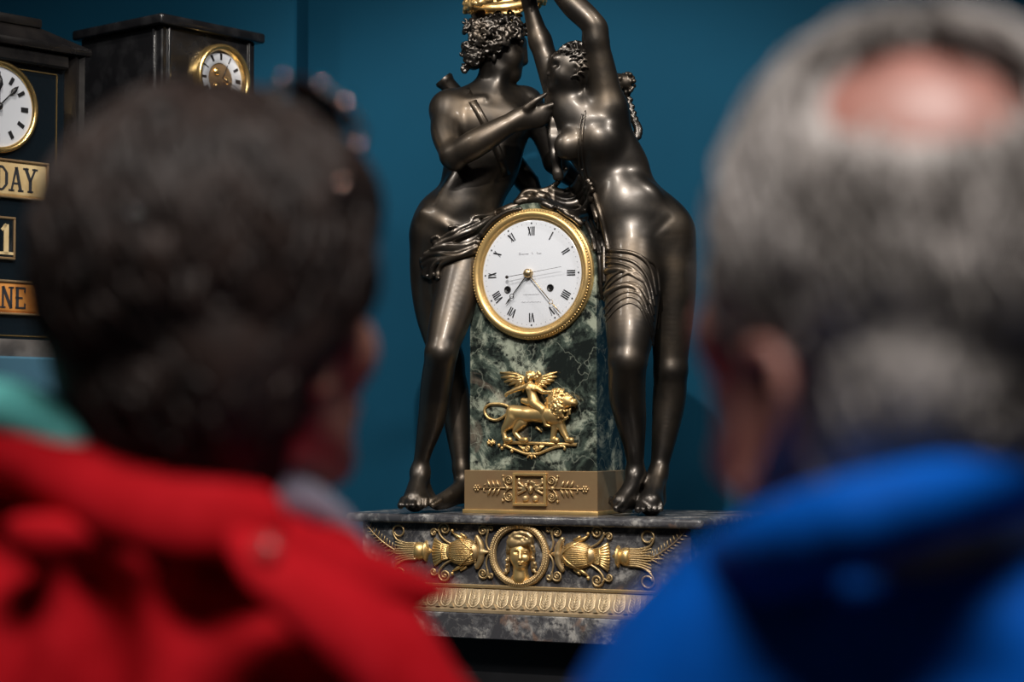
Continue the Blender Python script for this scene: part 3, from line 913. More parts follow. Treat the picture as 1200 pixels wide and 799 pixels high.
# rider
v = Vol(); k = .002
v.ell(lc(436, 82, .010), (RL(4.6), RL(4.6), RL(5.6)), k=k); v.cap(lc(432, 88, .0155), lc(430, 97, .0165), RL(.8), RL(1), .0008)
v.cap(lc(440, 110, .008), lc(445, 150, .008), RL(2.6), RL(3.4), k)
v.ell(lc(450, 75, .009), (RL(6), RL(5), RL(5)), k=.001)
for x, y in ((500, 60), (515, 45), (528, 62), (505, 85), (490, 95), (420, 50), (445, 42), (470, 48), (485, 68)): v.ell(lc(x, y, .009), RL(2.1), k=.0008)
v.chain([lc(450, 175, .009), lc(462, 235, .010), lc(475, 285, .010)], [RL(6.6), RL(5.4), RL(6.4)], k)
for x in (425, 475): v.ell(lc(x, 185, .016), (RL(3), RL(1.6), RL(2.4)), k=.0015)
v.chain([lc(478, 305, .011), lc(540, 350, .015), lc(552, 370, .015)], [RL(6), RL(4.8), RL(4)], k)
v.chain([lc(552, 365, .015), lc(560, 430, .014), lc(575, 490, .013)], [RL(4), RL(3.4), RL(1.8)], k)
v.cap(lc(575, 492, .013), lc(612, 502, .012), RL(1.8), RL(1.4), .001)
v.cap(lc(440, 300, .008), lc(385, 285, .007), RL(4.5), RL(3.4), k)
v.chain([lc(405, 165, .009), lc(325, 192, .010), lc(250, 225, .010)], [RL(3.4), RL(2.8), RL(2)], k); v.ell(lc(238, 238, .010), (RL(2), RL(2), RL(2.6)), k=.001)
v.chain([lc(495, 170, .009), lc(555, 212, .012), lc(615, 212, .014)], [RL(3.4), RL(2.8), RL(2)], k)
for q in range(3): v.cap(lc(615, 205 + q * 6, .0145), lc(640, 195 + q * 12, .015), RL(.9), RL(.7), .0006)
V, Q = v.mesh(.0009); link_mesh('rider', V, Q, M_gold, mount)
for root, lead, trail in (((385, 150), [(385, 90), (330, 62), (190, 45)], [(188, 50), (196, 90), (222, 128), (262, 155), (310, 172), (355, 190), (385, 215)]),
                          ((505, 150), [(505, 110), (560, 80), (675, 42)], [(675, 45), (672, 82), (650, 115), (618, 142), (585, 170), (555, 190)])):
    m = MB()
    nt_ = len(trail)
    for i, tpt in enumerate(trail):
        t = i / (nt_ - 1)
        b0 = np.array(lead[2]) * (1 - t) * .35 + np.array(lead[1]) * (.65 - .45 * t) + np.array(root) * (t * .8)
        b0 = np.array(lead[1]) * (1 - t) + np.array(root) * t
        m.tube([lc(*b0, .005), lc(*(b0 * .5 + np.array(tpt) * .5), .0055), lc(*tpt, .003)], [RL(2), RL(2.5), RL(.9)], 6, flat=(C.ey, .6))
    for i in range(5):
        t = i / 4; b0 = np.array(lead[0]) * (1 - t) + np.array(root) * t; e = b0 * .45 + np.array(trail[min(nt_ - 1, 1 + i)]) * .55
        m.tube([lc(*b0, .007), lc(*e, .0065)], [RL(2.2), RL(1.2)], 6, flat=(C.ey, .6))
    m.tube([lc(*p, .006) for p in [root] + lead], [RL(3), RL(2.6), RL(2.0), RL(.8)], 6)
    m.build('wing', M_gold, mount)
# bracket of scrolls under the rod
m = MB()
def lpath(pts, l=.003): return [lc(x, y, l) for x, y in pts]
for sg in (-1, 1):
    sp = pspiral(457 + sg * 32, 690, 24, math.pi / 2, 1.4, -sg, 22, .2, 1.0)
    m.tube(lpath(sp), RL(1.2), 5)
for pts in ([(457, 738), (400, 735), (340, 712), (285, 690), (240, 668)], [(457, 738), (520, 735), (590, 705), (660, 680), (720, 672), (740, 685), (735, 705)]):
    q = smoothpath(pts, 5); m.tube(lpath(q), RL(1.7), 6)
for i in range(5):
    m.tube(lpath([(400, 712), (345 + i * 12, 665 + i * 3)]), RL(.9), 5); m.tube(lpath([(515, 712), (565 - i * 8, 668 - i * 2)]), RL(.9), 5)
for x, y in ((180, 665), (205, 690), (290, 712), (230, 665)): m.ball(lc(x, y, .003), RL(2.3), 8)
for i in range(26):
    a = rnd.uniform(0, 6.28); r_ = math.sqrt(rnd.random()); m.ball(lc(112 + math.cos(a) * 34 * r_, 642 + math.sin(a) * 24 * r_, .005 - .003 * r_), RL(1.35), 6)
m.tube(lpath([(457, 735), (457, 785)]), [RL(1.6), RL(.6)], 6)
for sg in (-1, 1): m.tube(lpath(smoothpath([(457, 765), (457 + sg * 18, 750), (457 + sg * 36, 772)], 4)), RL(1.2), 5)
m.tube(lpath([(495, 510), (520, 530), (545, 552)], .003), [RL(1.6), RL(1.4), RL(.8)], 5)
m.build('scroll_bracket', M_gold, mount)

# ================================================================== the bronze pair
ZT = float(C.O[2])
XR = np.array((1.0, 0, 0)); YD = np.array((0, 1.0, 0)); ZU = np.array((0, 0, 1.0))
def rotm(ax_deg):
    """rows = axes of an ellipsoid turned by an angle in the picture plane (x/z), degrees anticlockwise"""
    a = math.radians(ax_deg); return np.array(((math.cos(a), 0, math.sin(a)), (0, 1, 0), (-math.sin(a), 0, math.cos(a))))

# ---------------------------------------------------------------- youth
MD = 3.03; SM = MD / F
def m(px, py, d=0.0): return W(px, py, MD + d)
r = lambda a: a * SM
v = Vol(); K = .018
# head, seen in profile and looking to the right and down
v.ell(m(583, 50, .0), (r(26), r(24), r(29)), rotm(-12), k=.01)
v.ell(m(598, 63, .0), (r(18), r(18), r(25)), rotm(-4), k=.012)
v.cap(m(583, 79, .0), m(600, 86, 0), r(13), r(8.5), k=.010, flat=(YD, 1.25))
v.ell(m(603.5, 88.5, 0), (r(6.5), r(8), r(6)), k=.010)
v.cap(m(612.5, 48, 0), m(615.2, 71, 0), r(3.6), r(3.6), k=.008); v.ell(m(614.5, 73, 0), (r(3.8), r(4.6), r(3.0)), k=.005)
v.cap(m(611, 49, -.016), m(611, 49, .016), r(4), r(4), k=.008)
v.ell(m(609.5, 80, 0), (r(3), r(6), r(1.8)), k=.003); v.ell(m(608.5, 83.6, 0), (r(3), r(5.5), r(1.9)), k=.003)
v.ell(m(609.5, 57, -.023), (r(3.4), r(4), r(2.2)), k=.006, op='-'); v.ell(m(607, 57.5, -.0165), (r(3), r(2.4), r(1.6)), k=.003)
v.ell(m(600, 69, -.014), (r(8), r(6), r(8)), k=.014)
v.ell(m(579, 66, -.030), (r(3.5), r(2.5), r(7)), k=.004)
v.chain([m(580, 78, .01), m(576, 100, .008), m(575, 120, .01)], [r(17), r(17), r(21)], K)
v.cap(m(588, 84, -.012), m(580, 112, -.016), r(4), r(4), .014)        # neck muscle
n_torso = None
# trunk
v.cap(m(575, 112, .012), m(532, 122, .005), r(13), r(16), .03); v.cap(m(577, 118, .015), m(612, 126, .02), r(10), r(13), .02)
v.cap(m(556, 138, .0), m(596, 138, .010), r(28), r(27), .03)
v.ell(m(571, 165, .008), (r(44), r(32), r(46)), rotm(-6), k=.03)
v.ell(m(561, 205, .008), (r(42), r(29), r(34)), k=.035)
v.ell(m(541, 252, .008), (r(45), r(33), r(36)), rotm(20), k=.035)
v.ell(m(516, 272, .012), (r(30), r(32), r(42)), rotm(12), k=.03)
v.ell(m(556, 142, -.032), (r(22), r(9), r(17)), rotm(8), k=.022); v.ell(m(598, 144, -.022), (r(18), r(9), r(16)), rotm(-10), k=.022)
v.ell(m(537, 236, -.026), (r(22), r(10), r(20)), k=.02)
for q, (x, y) in enumerate(((566, 180), (558, 198), (550, 216))):
    v.ell(m(x - 13, y, -.026), (r(11), r(5), r(8)), k=.02); v.ell(m(x + 12, y - 2, -.026), (r(11), r(5), r(8)), k=.02)
v.ell(m(536, 235.5, -.064), (r(2.2), r(7), r(2.6)), k=.006, op='-')
v.cap(m(498, 250, -.02), m(528, 268, -.04), r(4), r(3), k=.015)
v.cap(m(530, 122, -.026), m(566, 116, -.034), r(3.2), r(2.6), k=.010)           # collarbone
torso_only = Vol(); torso_only.p = list(v.p)
# near arm: folded across the chest, hand reaching to her chin
v.ell(m(524, 128, -.012), (r(20), r(20), r(21)), k=.02)
v.chain([m(525, 130, -.015), m(522, 155, -.045), m(530, 182, -.075)], [r(19), r(17), r(14)], .014)
v.chain([m(532, 183, -.078), m(556, 169, -.092), m(585, 152, -.098), m(609, 138, -.10)], [r(14.5), r(16.5), r(13.5), r(9.5)], .010)
v.ell(m(534, 190, -.078), (r(8), r(8), r(8)), k=.012)
v.chain([m(609, 138, -.10), m(622, 134, -.10), m(636, 131, -.098)], [r(9), r(11), r(9.5)], .010, flat=(YD, .62))
v.cap(m(612, 143, -.098), m(632, 141, -.096), r(8), r(8), .010, flat=(YD, .6))
v.chain([m(617, 127, -.108), m(627, 118.5, -.112), m(634, 114, -.112), m(639.5, 110, -.110)], [r(5.2), r(4), r(3.2), r(2.4)], .004)
v.chain([m(637, 126, -.100), m(646, 123.5, -.100), m(654, 120.5, -.099), m(661, 119, -.098)], [r(4.4), r(3.6), r(3.0), r(2.3)], .003)
v.chain([m(638, 132, -.097), m(648, 131, -.094), m(651, 135, -.088)], [r(4.2), r(3.5), r(2.6)], .003)
v.chain([m(637, 138, -.094), m(646, 138.5, -.090), m(647, 142, -.084)], [r(4), r(3.3), r(2.5)], .003)
v.chain([m(634, 144, -.092), m(642, 145, -.088), m(641, 149, -.083)], [r(3.6), r(3), r(2.4)], .003)
# far arm, passing behind her back
v.ell(m(614, 122, .022), (r(19), r(18), r(19)), k=.016)
v.chain([m(618, 122, .025), m(636, 155, .030), m(650, 190, .035)], [r(18), r(15), r(12.5)], .014)
v.chain([m(650, 190, .035), m(672, 208, .065), m(695, 210, .075)], [r(12.5), r(12), r(8)], .010)
# far leg carries the weight
v.chain([m(512, 280, .015), m(508, 325, .018), m(511, 370, .028), m(524, 422, .040)], [r(32), r(27.5), r(23.5), r(18)], K)
v.chain([m(524, 422, .040), m(533, 468, .050), m(537, 505, .046), m(541, 550, .036)], [r(18), r(18), r(15), r(9.5)], .014)
v.chain([m(541, 550, .036), m(544, 578, .036)], [r(9.5), r(9)], .01)
v.chain([m(543, 568, .030), m(528, 580, .000), m(512, 588, -.030)], [r(9.5), r(9), r(7)], .012)
v.chain([m(545, 580, .040), m(524, 589, .00), m(512, 591, -.028)], [r(8), r(6.5), r(5.5)], .010)
for i in range(5):
    a = m(516 - i * 1.5, 586 - i * .5, -.036 + i * .012); b = m(507 - i * .4, 592 - i * .8, -.048 + i * .013)
    v.cap(a, b, r(3.3 - i * .15), r(3.6 if i == 0 else 2.6), .0025)
# near leg crossed in front
v.chain([m(551, 285, .002), m(541, 325, -.018), m(527, 375, -.050), m(517, 412, -.072)], [r(33), r(29), r(23.5), r(18)], K)
v.chain([m(517, 415, -.072), m(512, 448, -.050), m(506, 490, -.028), m(496, 530, -.012), m(492, 552, -.006)], [r(18), r(18.5), r(16), r(10), r(9)], .008)
v.chain([m(493, 552, -.004), m(496, 578, .010)], [r(9.3), r(10)], .01)
v.chain([m(492, 556, -.010), m(488, 572, -.030), m(484, 585, -.050)], [r(9), r(11), r(11)], .014)
v.chain([m(497, 582, .010), m(487, 588, -.045)], [r(10), r(11)], .012)
for i in range(5):
    a = m(472.5 + i * 6.6, 585 - (.6 if i in (1, 2) else 0), -.058); b = m(469.5 + i * 7.2, 592.2, -.070 - (.006 if i in (1, 2) else 0) + i * .002)
    v.cap(a, b, r(3.9 if i == 0 else 3.1), r(4.3 if i == 0 else 3.2), .0025)
V, Q = v.mesh(.0018, zmin=ZT - .001, smooth=3)
youth_geo = (V, Q)
youth = link_mesh('youth_figure', V, Q, M_bronze, clock); youth['label'] = 'dark bronze nude youth leaning with crossed legs'
# curly hair
v = Vol(); rnd = random.Random(11)
v.ell(m(581, 40, .0), (r(33), r(28), r(24)), rotm(-14), k=.008)
v.ell(m(560, 60, .0), (r(15), r(26), r(18)), k=.01); v.ell(m(554, 68, -.002), (r(10), r(20), r(14)), k=.01)
for i in range(330):                              # ringlets all over, longer at the nape, clear of the face
    x = rnd.uniform(541, 624); y = rnd.uniform(14, 84)
    e = ((x - 580) / 42) ** 2 + ((y - 41) / 30) ** 2
    if e > 1 and not (x < 562 and 55 < y < 84 and x > 541): continue
    if x > 596 and y > 44: continue
    if y > 52 + (596 - x) * .62: continue
    d = -.040 * math.sqrt(max(.04, 1.02 - min(1, e))) - .002
    if x < 566 and y > 54: d = -.030 * math.sqrt(max(.03, 1.05 - ((x - 555) / 13) ** 2 - ((y - 67) / 17) ** 2)) - .001
    a = rnd.uniform(0, 6.28)
    pts = [m(x + math.cos(a + t) * 2.7, y + math.sin(a + t) * 2.5, d - .0009 * q) for q, t in enumerate(np.linspace(0, 4.6, 6))]
    v.chain(pts, [r(1.7)] * 5 + [r(1.2)], .001)
for i in range(60):                               # silhouette and far side
    a = rnd.uniform(-.9, 3.0); x = 578 - math.cos(a) * 35; y = 44 - math.sin(a) * 24 + (12 if a < .2 else 0); d = rnd.uniform(-.012, .03)
    v.ell(m(x, y, d), r(rnd.uniform(2.6, 3.8)), k=.0015)
V, Q = v.mesh(.0015); link_mesh('hair', V, Q, M_bronze, youth)
# quiver on his back and its strap
bv_y = bvh_of(torso_only.mesh(.004))
mb = MB()
qa, qb = m(519, 92, .035), m(628, 226, .060)
ax = (qb - qa); L_ = np.linalg.norm(ax); ax = ax / L_; u = np.cross(ax, YD); u /= np.linalg.norm(u)
mb.lathe(qa, ax, u, [(r(3), r(3)), (r(8), r(2)), (r(9.5), 0), (r(11), 0), (r(12), r(3)), (r(11), r(6)), (r(10), r(9)), (r(13), L_ * .45), (r(15), L_ * .75), (r(14), L_ * .93), (r(9), L_)], 24)
mb.build('quiver', M_bronze, youth, auto=50)
mb = MB()
left = []; right = []
for t in np.linspace(0, 1, 14):
    x = 545 + (594 - 545) * t + 4 * math.sin(t * 3.1); y = 104 + (206 - 104) * t
    left.append(on(bv_y, x - 4.5, y + 2, .0012)); right.append(on(bv_y, x + 4.5, y - 2, .0012))
vsx = []
for a, b in zip(left, right):
    vsx += [a, b, b + YD * .004, a + YD * .004]
fsx = []
for i in range(13):
    for k_ in range(4):
        l_ = (k_ + 1) % 4; fsx.append((i * 4 + k_, i * 4 + l_, i * 4 + 4 + l_, i * 4 + 4 + k_))
mb.add(vsx, fsx + [(0, 1, 2, 3), (52, 55, 54, 53)])
mb.build('strap', M_cloth, youth)

# ---------------------------------------------------------------- young woman
FDp = 2.93; SF = FDp / F
def f(px, py, d=0.0): return W(px, py, FDp + d)
r = lambda a: a * SF
v = Vol()
# head in profile, tipped back and facing left
v.ell(f(671, 77, .0), (r(21), r(20), r(24)), rotm(20), k=.010)
v.ell(f(659, 82, .0), (r(15), r(15.5), r(21)), rotm(14), k=.012)
v.cap(f(669, 96, 0), f(651, 100, 0), r(10), r(7), .010, flat=(YD, 1.25))
v.ell(f(647, 102.5, 0), (r(5.5), r(6), r(5)), k=.008)
v.cap(f(650, 71, 0), f(643.5, 86, 0), r(2.4), r(2.8), k=.005); v.ell(f(642.5, 87.5, 0), (r(2.8), r(3.6), r(2.4)), k=.003)
v.cap(f(651, 69, -.013), f(651, 69, .013), r(3.5), r(3.5), .008)
v.ell(f(644.5, 93.2, 0), (r(2.6), r(5), r(1.6)), k=.002); v.ell(f(644.8, 96.6, 0), (r(2.6), r(4.6), r(1.7)), k=.002)
v.ell(f(651, 76.5, -.018), (r(3), r(3), r(1.8)), k=.006, op='-')
v.ell(f(656, 88, -.013), (r(7), r(6), r(7)), k=.010)
v.chain([f(676, 75, -.0245), f(679, 79, -.0255), f(676.5, 84, -.0245)], [r(2.4), r(2.4), r(2.0)], .003)
v.chain([f(668, 96, .004), f(671, 118, .006), f(682, 140, .008)], [r(14.5), r(14), r(17)], .016)
# trunk
v.cap(f(664, 132, .012), f(712, 132, .004), r(15), r(17), .025)
v.ell(f(698, 160, .006), (r(43), r(26), r(40)), rotm(-14), k=.028)
v.ell(f(722, 198, .006), (r(40), r(25), r(38)), rotm(-24), k=.03)
v.ell(f(752, 255, .006), (r(54), r(31), r(40)), rotm(-16), k=.035)
v.ell(f(738, 248, -.020), (r(33), r(14), r(34)), rotm(-12), k=.03)
v.ell(f(703, 162, -.024), (r(21), r(13), r(19)), rotm(-15), k=.020); pass
v.ell(f(665, 171, -.018), (r(16), r(12), r(17)), k=.016); pass
v.ell(f(728.5, 250, -.062), (r(2.5), r(8), r(2.8)), k=.007, op='-')
v.ell(f(757, 229, -.020), (r(15), r(10), r(11)), rotm(-25), k=.014)
v.cap(f(748, 292, -.045), f(785, 258, -.030), r(3), r(2.5), k=.012, op='-')
# her right arm, reaching up behind the head to the wreath
v.ell(f(660, 122, .020), (r(17), r(17), r(19)), k=.02)
v.chain([f(656, 116, .025), f(644, 80, .035), f(633, 48, .040)], [r(17), r(15), r(13)], .014)
v.chain([f(633, 48, .040), f(626, 25, .038), f(620, 2, .034)], [r(12.5), r(10.5), r(7.5)], .010)
v.chain([f(620, 2, .034), f(617, -10, .030)], [r(8), r(8.5)], .008, flat=(YD, .7))
for i in range(4):
    v.chain([f(612 + i * 4.2, -10, .026), f(609 + i * 4.2, -19, .014), f(609 + i * 4.2, -17, -.002), f(611 + i * 4.0, -9, -.006)], [r(3), r(2.7), r(2.5), r(2.1)], .002)
v.chain([f(624, -4, .026), f(626, -6, .008), f(622, -4, -.006)], [r(3.2), r(2.8), r(2.3)], .002)
# her left arm, bent over the head
v.ell(f(713, 130, .000), (r(20), r(19), r(22)), k=.022)
v.chain([f(712, 122, -.004), f(705, 82, -.014), f(698, 48, -.024)], [r(19.5), r(17), r(14.5)], .014)
v.chain([f(698, 46, -.024), f(694, 28, -.028), f(672, 6, -.020), f(650, -18, -.010), f(640, -30, -.004)], [r(14.5), r(14.5), r(15), r(11), r(8)], .010)
v.ell(f(703, 33, -.024), (r(7), r(8), r(8)), k=.012)
v.chain([f(640, -30, -.004), f(630, -36, .0)], [r(8), r(8.5)], .008, flat=(ZU, .8))
for i in range(4):
    v.chain([f(626 - i * .8, -39 + i * 1.2, -.012 + i * .009), f(616 - i, -36, -.016 + i * .009), f(611 - i, -27, -.014 + i * .009)], [r(3), r(2.7), r(2.2)], .002)
v.chain([f(634, -30, -.010), f(627, -24, -.014), f(622, -20, -.013)], [r(3.4), r(2.8), r(2.3)], .002)
# near leg, bent, thigh under the drapery
v.chain([f(742, 292, -.006), f(741, 340, -.034), f(739, 385, -.064), f(736, 420, -.082)], [r(36), r(32.5), r(28.5), r(21.5)], K)
v.chain([f(735, 425, -.082), f(735, 462, -.056), f(739, 491, -.036), f(743, 522, -.020), f(745, 553, -.012)], [r(21.5), r(21), r(18), r(12.5), r(8.8)], .008)
v.chain([f(745, 552, -.010), f(747, 580, .006)], [r(9), r(8.5)], .01)
v.chain([f(744, 556, -.014), f(738, 573, -.036), f(727, 587, -.054)], [r(9), r(10), r(9)], .012)
v.chain([f(747, 583, .008), f(738, 589, -.030), f(728, 592, -.054)], [r(9), r(9), r(8.5)], .012)
for i in range(5):
    a = f(729 - i * 3.2, 589 - i * 1.3, -.064 + i * .010); b = f(722 - i * 1.6, 595.5 - i * 1.6, -.074 + i * .011)
    v.cap(a, b, r(3.7 if i == 0 else 3.0), r(4.0 if i == 0 else 3.1), .0025)
# standing leg
v.chain([f(782, 276, .010), f(787, 320, .008), f(788, 360, .010), f(786, 410, .012), f(786, 432, .010)], [r(34), r(29.5), r(26), r(21.5), r(19.5)], K)
v.chain([f(786, 435, .010), f(784, 470, .016), f(778, 515, .012), f(772, 553, .006)], [r(19.3), r(19.5), r(14.5), r(9.5)], .008)
v.chain([f(772, 552, .006), f(770, 582, .016)], [r(9.8), r(10)], .01)
v.chain([f(770, 557, -.002), f(766, 576, -.025), f(763, 588, -.044)], [r(9.5), r(11), r(12)], .012)
v.chain([f(768, 588, .016), f(763, 592, -.040)], [r(10), r(12)], .012)
for i in range(5):
    a = f(750 + i * 6.2, 590, -.052); b = f(747.5 + i * 6.8, 597, -.062 - (.005 if i in (0, 1) else 0) + i * .001)
    v.cap(a, b, r(4.0 if i == 0 else 3.1), r(4.3 if i == 0 else 3.2), .0025)
V, Q = v.mesh(.0018, zmin=ZT - .001, smooth=3)
nymph_geo = (V, Q)
nymph = link_mesh('woman_figure', V, Q, M_bronze, clock); nymph['label'] = 'dark bronze nude woman raising both arms to a gilt wreath'
v = Vol(); rnd = random.Random(5)
v.ell(f(675, 72, .004), (r(22), r(22), r(22)), rotm(15), k=.006)
for i in range(120):
    a = rnd.uniform(-.3, 2.6); t = rnd.uniform(-1, 1)
    x = 675 + math.cos(a) * 22 * math.sqrt(1 - t * t * .8); y = 73 - math.sin(a) * 22 * math.sqrt(1 - t * t * .8); d = .004 + t * .026
    b = a + rnd.uniform(.25, .5)
    v.chain([f(x, y, d), f(675 + math.cos((a + b) / 2) * 24, 73 - math.sin((a + b) / 2) * 24, d), f(675 + math.cos(b) * 22, 73 - math.sin(b) * 22, d)], [r(1.3), r(1.7), r(1.1)], .0012)
for x, y in ((668, 62), (673, 66), (680, 68), (685, 72), (664, 60), (676, 60), (684, 64), (672, 71), (681, 76), (685, 80), (680, 86), (674, 90)):
    v.chain([f(x - 5, y + 1, -.025), f(x, y - 2, -.027), f(x + 5, y, -.025)], [r(1.3), r(1.6), r(1.3)], .0015)
v.chain([f(690, 80, .02), f(715, 92, .03), f(733, 97, .034)], [r(10), r(9), r(10)], .008)
for i in range(34):
    a = rnd.uniform(0, 6.28); b = rnd.uniform(0, 6.28); v.ell(f(734 + math.cos(a) * 9, 97 + math.sin(a) * 11, .034 + math.sin(b) * .012), r(rnd.uniform(2.2, 3.4)), k=.0015)
q = smoothpath([(733, 104, .036), (739, 125, .034), (744, 142, .026), (748, 152, .020), (746, 163, .016)], 5)
for i, p in enumerate(q): v.ell(f(p[0] + (1.5 if i % 2 else -1.5), p[1], p[2]), (r(4.2), r(4.2), r(3.2)), k=.003)
for off in (-4, 1, 6):                            # tresses down the far side of the neck
    q = smoothpath([(664 + off, 104, .022), (656 + off, 125, .012), (649 + off * .8, 150, .006), (650 + off * .6, 180, .004), (654 + off * .5, 208, .008)], 5)
    v.chain([f(*p) for p in q], [r(3.8 + .7 * math.sin(i * 1.7)) for i in range(len(q))], .002)
V, Q = v.mesh(.0016); link_mesh('hair', V, Q, M_bronze, nymph)

# gilt wreath held over his head
v = Vol(); rnd = random.Random(9)
wc = np.array(m(592, -6, -.01)); 
tilt = .10
def wp(a, rr, h): 
    return wc + np.array((math.cos(a) * rr, math.sin(a) * rr * .9, math.cos(a) * rr * tilt + h))
n = 40
ringp = [wp(2 * math.pi * i / n, .052, 0) for i in range(n + 1)]
v.chain(ringp, [.005] * (n + 1), .004)
for hh_ in (-.009, .009): v.chain([p + np.array((0, 0, hh_)) for p in ringp], [.004] * (n + 1), .004)
for i in range(560):
    a = rnd.uniform(0, 6.283); h = rnd.uniform(-.020, .014); rr = .0565 + rnd.uniform(-.002, .003)
    da = rnd.uniform(.09, .18)
    v.chain([wp(a, rr, h), wp(a + da * .5, rr + .003, h + rnd.uniform(-.002, .004)), wp(a + da, rr, h + rnd.uniform(-.004, .006))], [.0018, .0036, .0010], .0008)
V, Q = v.mesh(.0013); link_mesh('gilt_wreath', V, Q, M_gold, clock)['label'] = 'gilt leaf wreath held above the youth'

# ---------------------------------------------------------------- drapery
geo = bvh_of(youth_geo, nymph_geo, pillar_geo)
bez_geo = (list(bz.v), [tuple(q) for q in bz.f])
geo2 = bvh_of(youth_geo, nymph_geo, pillar_geo, bez_geo)
def folds(name, curves, parent, k=.005, res=.0013, bv=geo, sheet=None):
    v = Vol()
    # broad under-layer first, then the narrow crisp ridges
    big = lambda c_: max(c_[1]) if hasattr(c_[1], '__len__') else c_[1]
    for pts, rad, lift in sorted(curves, key=lambda c_: -big(c_)):
        kk = k if big((0, rad)) >= 5 else k * .32
        q = smoothpath(pts, 4)
        P3 = [on(bv, p[0], p[1], lift) for p in q]
        # limit jumps in depth so that the cloth bridges gaps
        for _ in range(2):
            for i in range(1, len(P3)):
                if P3[i][1] - P3[i - 1][1] > .012: P3[i] = W(q[i][0], q[i][1], P3[i - 1][1] + .012)
            for i in range(len(P3) - 2, -1, -1):
                if P3[i][1] - P3[i + 1][1] > .012: P3[i] = W(q[i][0], q[i][1], P3[i + 1][1] + .012)
        R_ = [rad * SC] * len(P3) if not hasattr(rad, '__len__') else list(np.interp(np.linspace(0, 1, len(P3)), np.linspace(0, 1, len(rad)), [x * SC for x in rad]))
        v.chain(P3, R_, kk)
    V, Q = v.mesh(res, smooth=1); return link_mesh(name, V, Q, M_cloth, parent)
# his loin cloth, running from the hip over the shoulder of the pillar
folds('loin_cloth', [
    ([(509, 284), (522, 277), (535, 270), (549, 263), (560, 259)], (3, 4, 4), .002),
    ([(527, 266), (540, 265), (550, 262), (556, 254), (572, 252), (588, 245), (600, 240)], (2.5, 3, 3), .003),
    ([(512, 287), (526, 281), (540, 275), (556, 268), (572, 258), (590, 247), (606, 241)], (4, 5, 5, 4), .003),
    ([(506, 292), (524, 288), (545, 287), (560, 280), (568, 270), (578, 259), (594, 249), (610, 245)], (3, 3.5, 3.5, 3), .006),
    ([(500, 298), (514, 292), (534, 291), (550, 288), (560, 284)], (5, 5, 4.5), .003),
    ([(494, 305), (502, 299), (514, 297), (534, 300), (550, 294), (558, 290)], (3, 3.4, 3.4), .006),
    ([(497, 310), (505, 305), (516, 304), (534, 300), (556, 293)], (5, 5, 5), .002),
    ([(498, 323), (501, 314), (505, 308), (510, 303)], (3.2, 3, 3), .004),
    ([(505, 325), (507, 315), (512, 308), (522, 304), (538, 299), (556, 291)], (3.4, 3.2, 3), .006),
    ([(513, 326), (514, 317), (519, 309), (532, 303), (545, 299), (557, 296)], (3, 3, 2.6), .005),
    ([(493, 303), (494, 309), (497, 314), (495, 322)], (2.2, 2.8, 2.4), .003),
    ([(506, 280), (512, 277), (516, 283)], (2.4, 2.6, 2.2), .003),
    ([(501, 302), (503, 313), (503, 321)], (5.2, 5.2, 4.5), -.001),
    ([(509, 305), (510, 314), (509, 322)], (5.2, 5.2, 4.5), -.001),
    ([(514, 300), (530, 297), (548, 291)], (7, 7, 6), -.007),
    ([(515, 287), (530, 283), (552, 275), (572, 262)], (7, 8, 7, 6), -.007),
    ([(497, 322), (503, 325), (509, 322), (514, 326)], (2.0, 2.2, 2.2, 2.0), .005)], youth, k=.005)
# cloth knotted over the top of the pillar and falling between them
folds('pillar_drapery', [
    ([(604, 240), (612, 228), (620, 224), (632, 226), (640, 234)], (3, 4, 4, 3), .004),
    ([(606, 237), (614, 234), (624, 236), (636, 238), (646, 243)], (5, 6, 5), .004),
    ([(611, 232), (616, 227), (622, 230), (619, 236), (613, 236)], (2.5, 2.5, 2.5), .010),
    ([(628, 224), (640, 222), (650, 217), (658, 208), (664, 198)], (3, 3.4, 3), .004),
    ([(637, 226), (646, 236), (658, 245), (670, 252), (680, 262)], (3, 4, 4), .008),
    ([(640, 224), (650, 232), (664, 236), (676, 233), (684, 222), (689, 212)], (3.5, 3.8, 3.4), .006),
    ([(642, 230), (656, 240), (670, 243), (681, 238), (688, 226), (692, 216)], (3.4, 3.6, 3.4), .009),
    ([(648, 238), (662, 247), (675, 248), (685, 242), (690, 232), (694, 222)], (3, 3.4, 3), .011),
    ([(655, 244), (668, 253), (680, 254), (688, 246), (693, 234)], (3, 3, 3), .011),
    ([(645, 222), (655, 228), (666, 228), (676, 222), (682, 214)], (4, 5, 4), .003),
    ([(664, 249), (674, 257), (684, 259), (690, 252)], (3, 3, 3), .009),
    ([(632, 230), (644, 234), (660, 240), (676, 238), (687, 224)], (7, 9, 9, 8), -.004),
    ([(650, 226), (664, 228), (676, 220), (682, 208)], (7, 8, 6), -.004),
    ([(662, 250), (676, 253), (688, 246), (695, 232)], (7, 8, 7), -.003)], clock, bv=geo, k=.005)
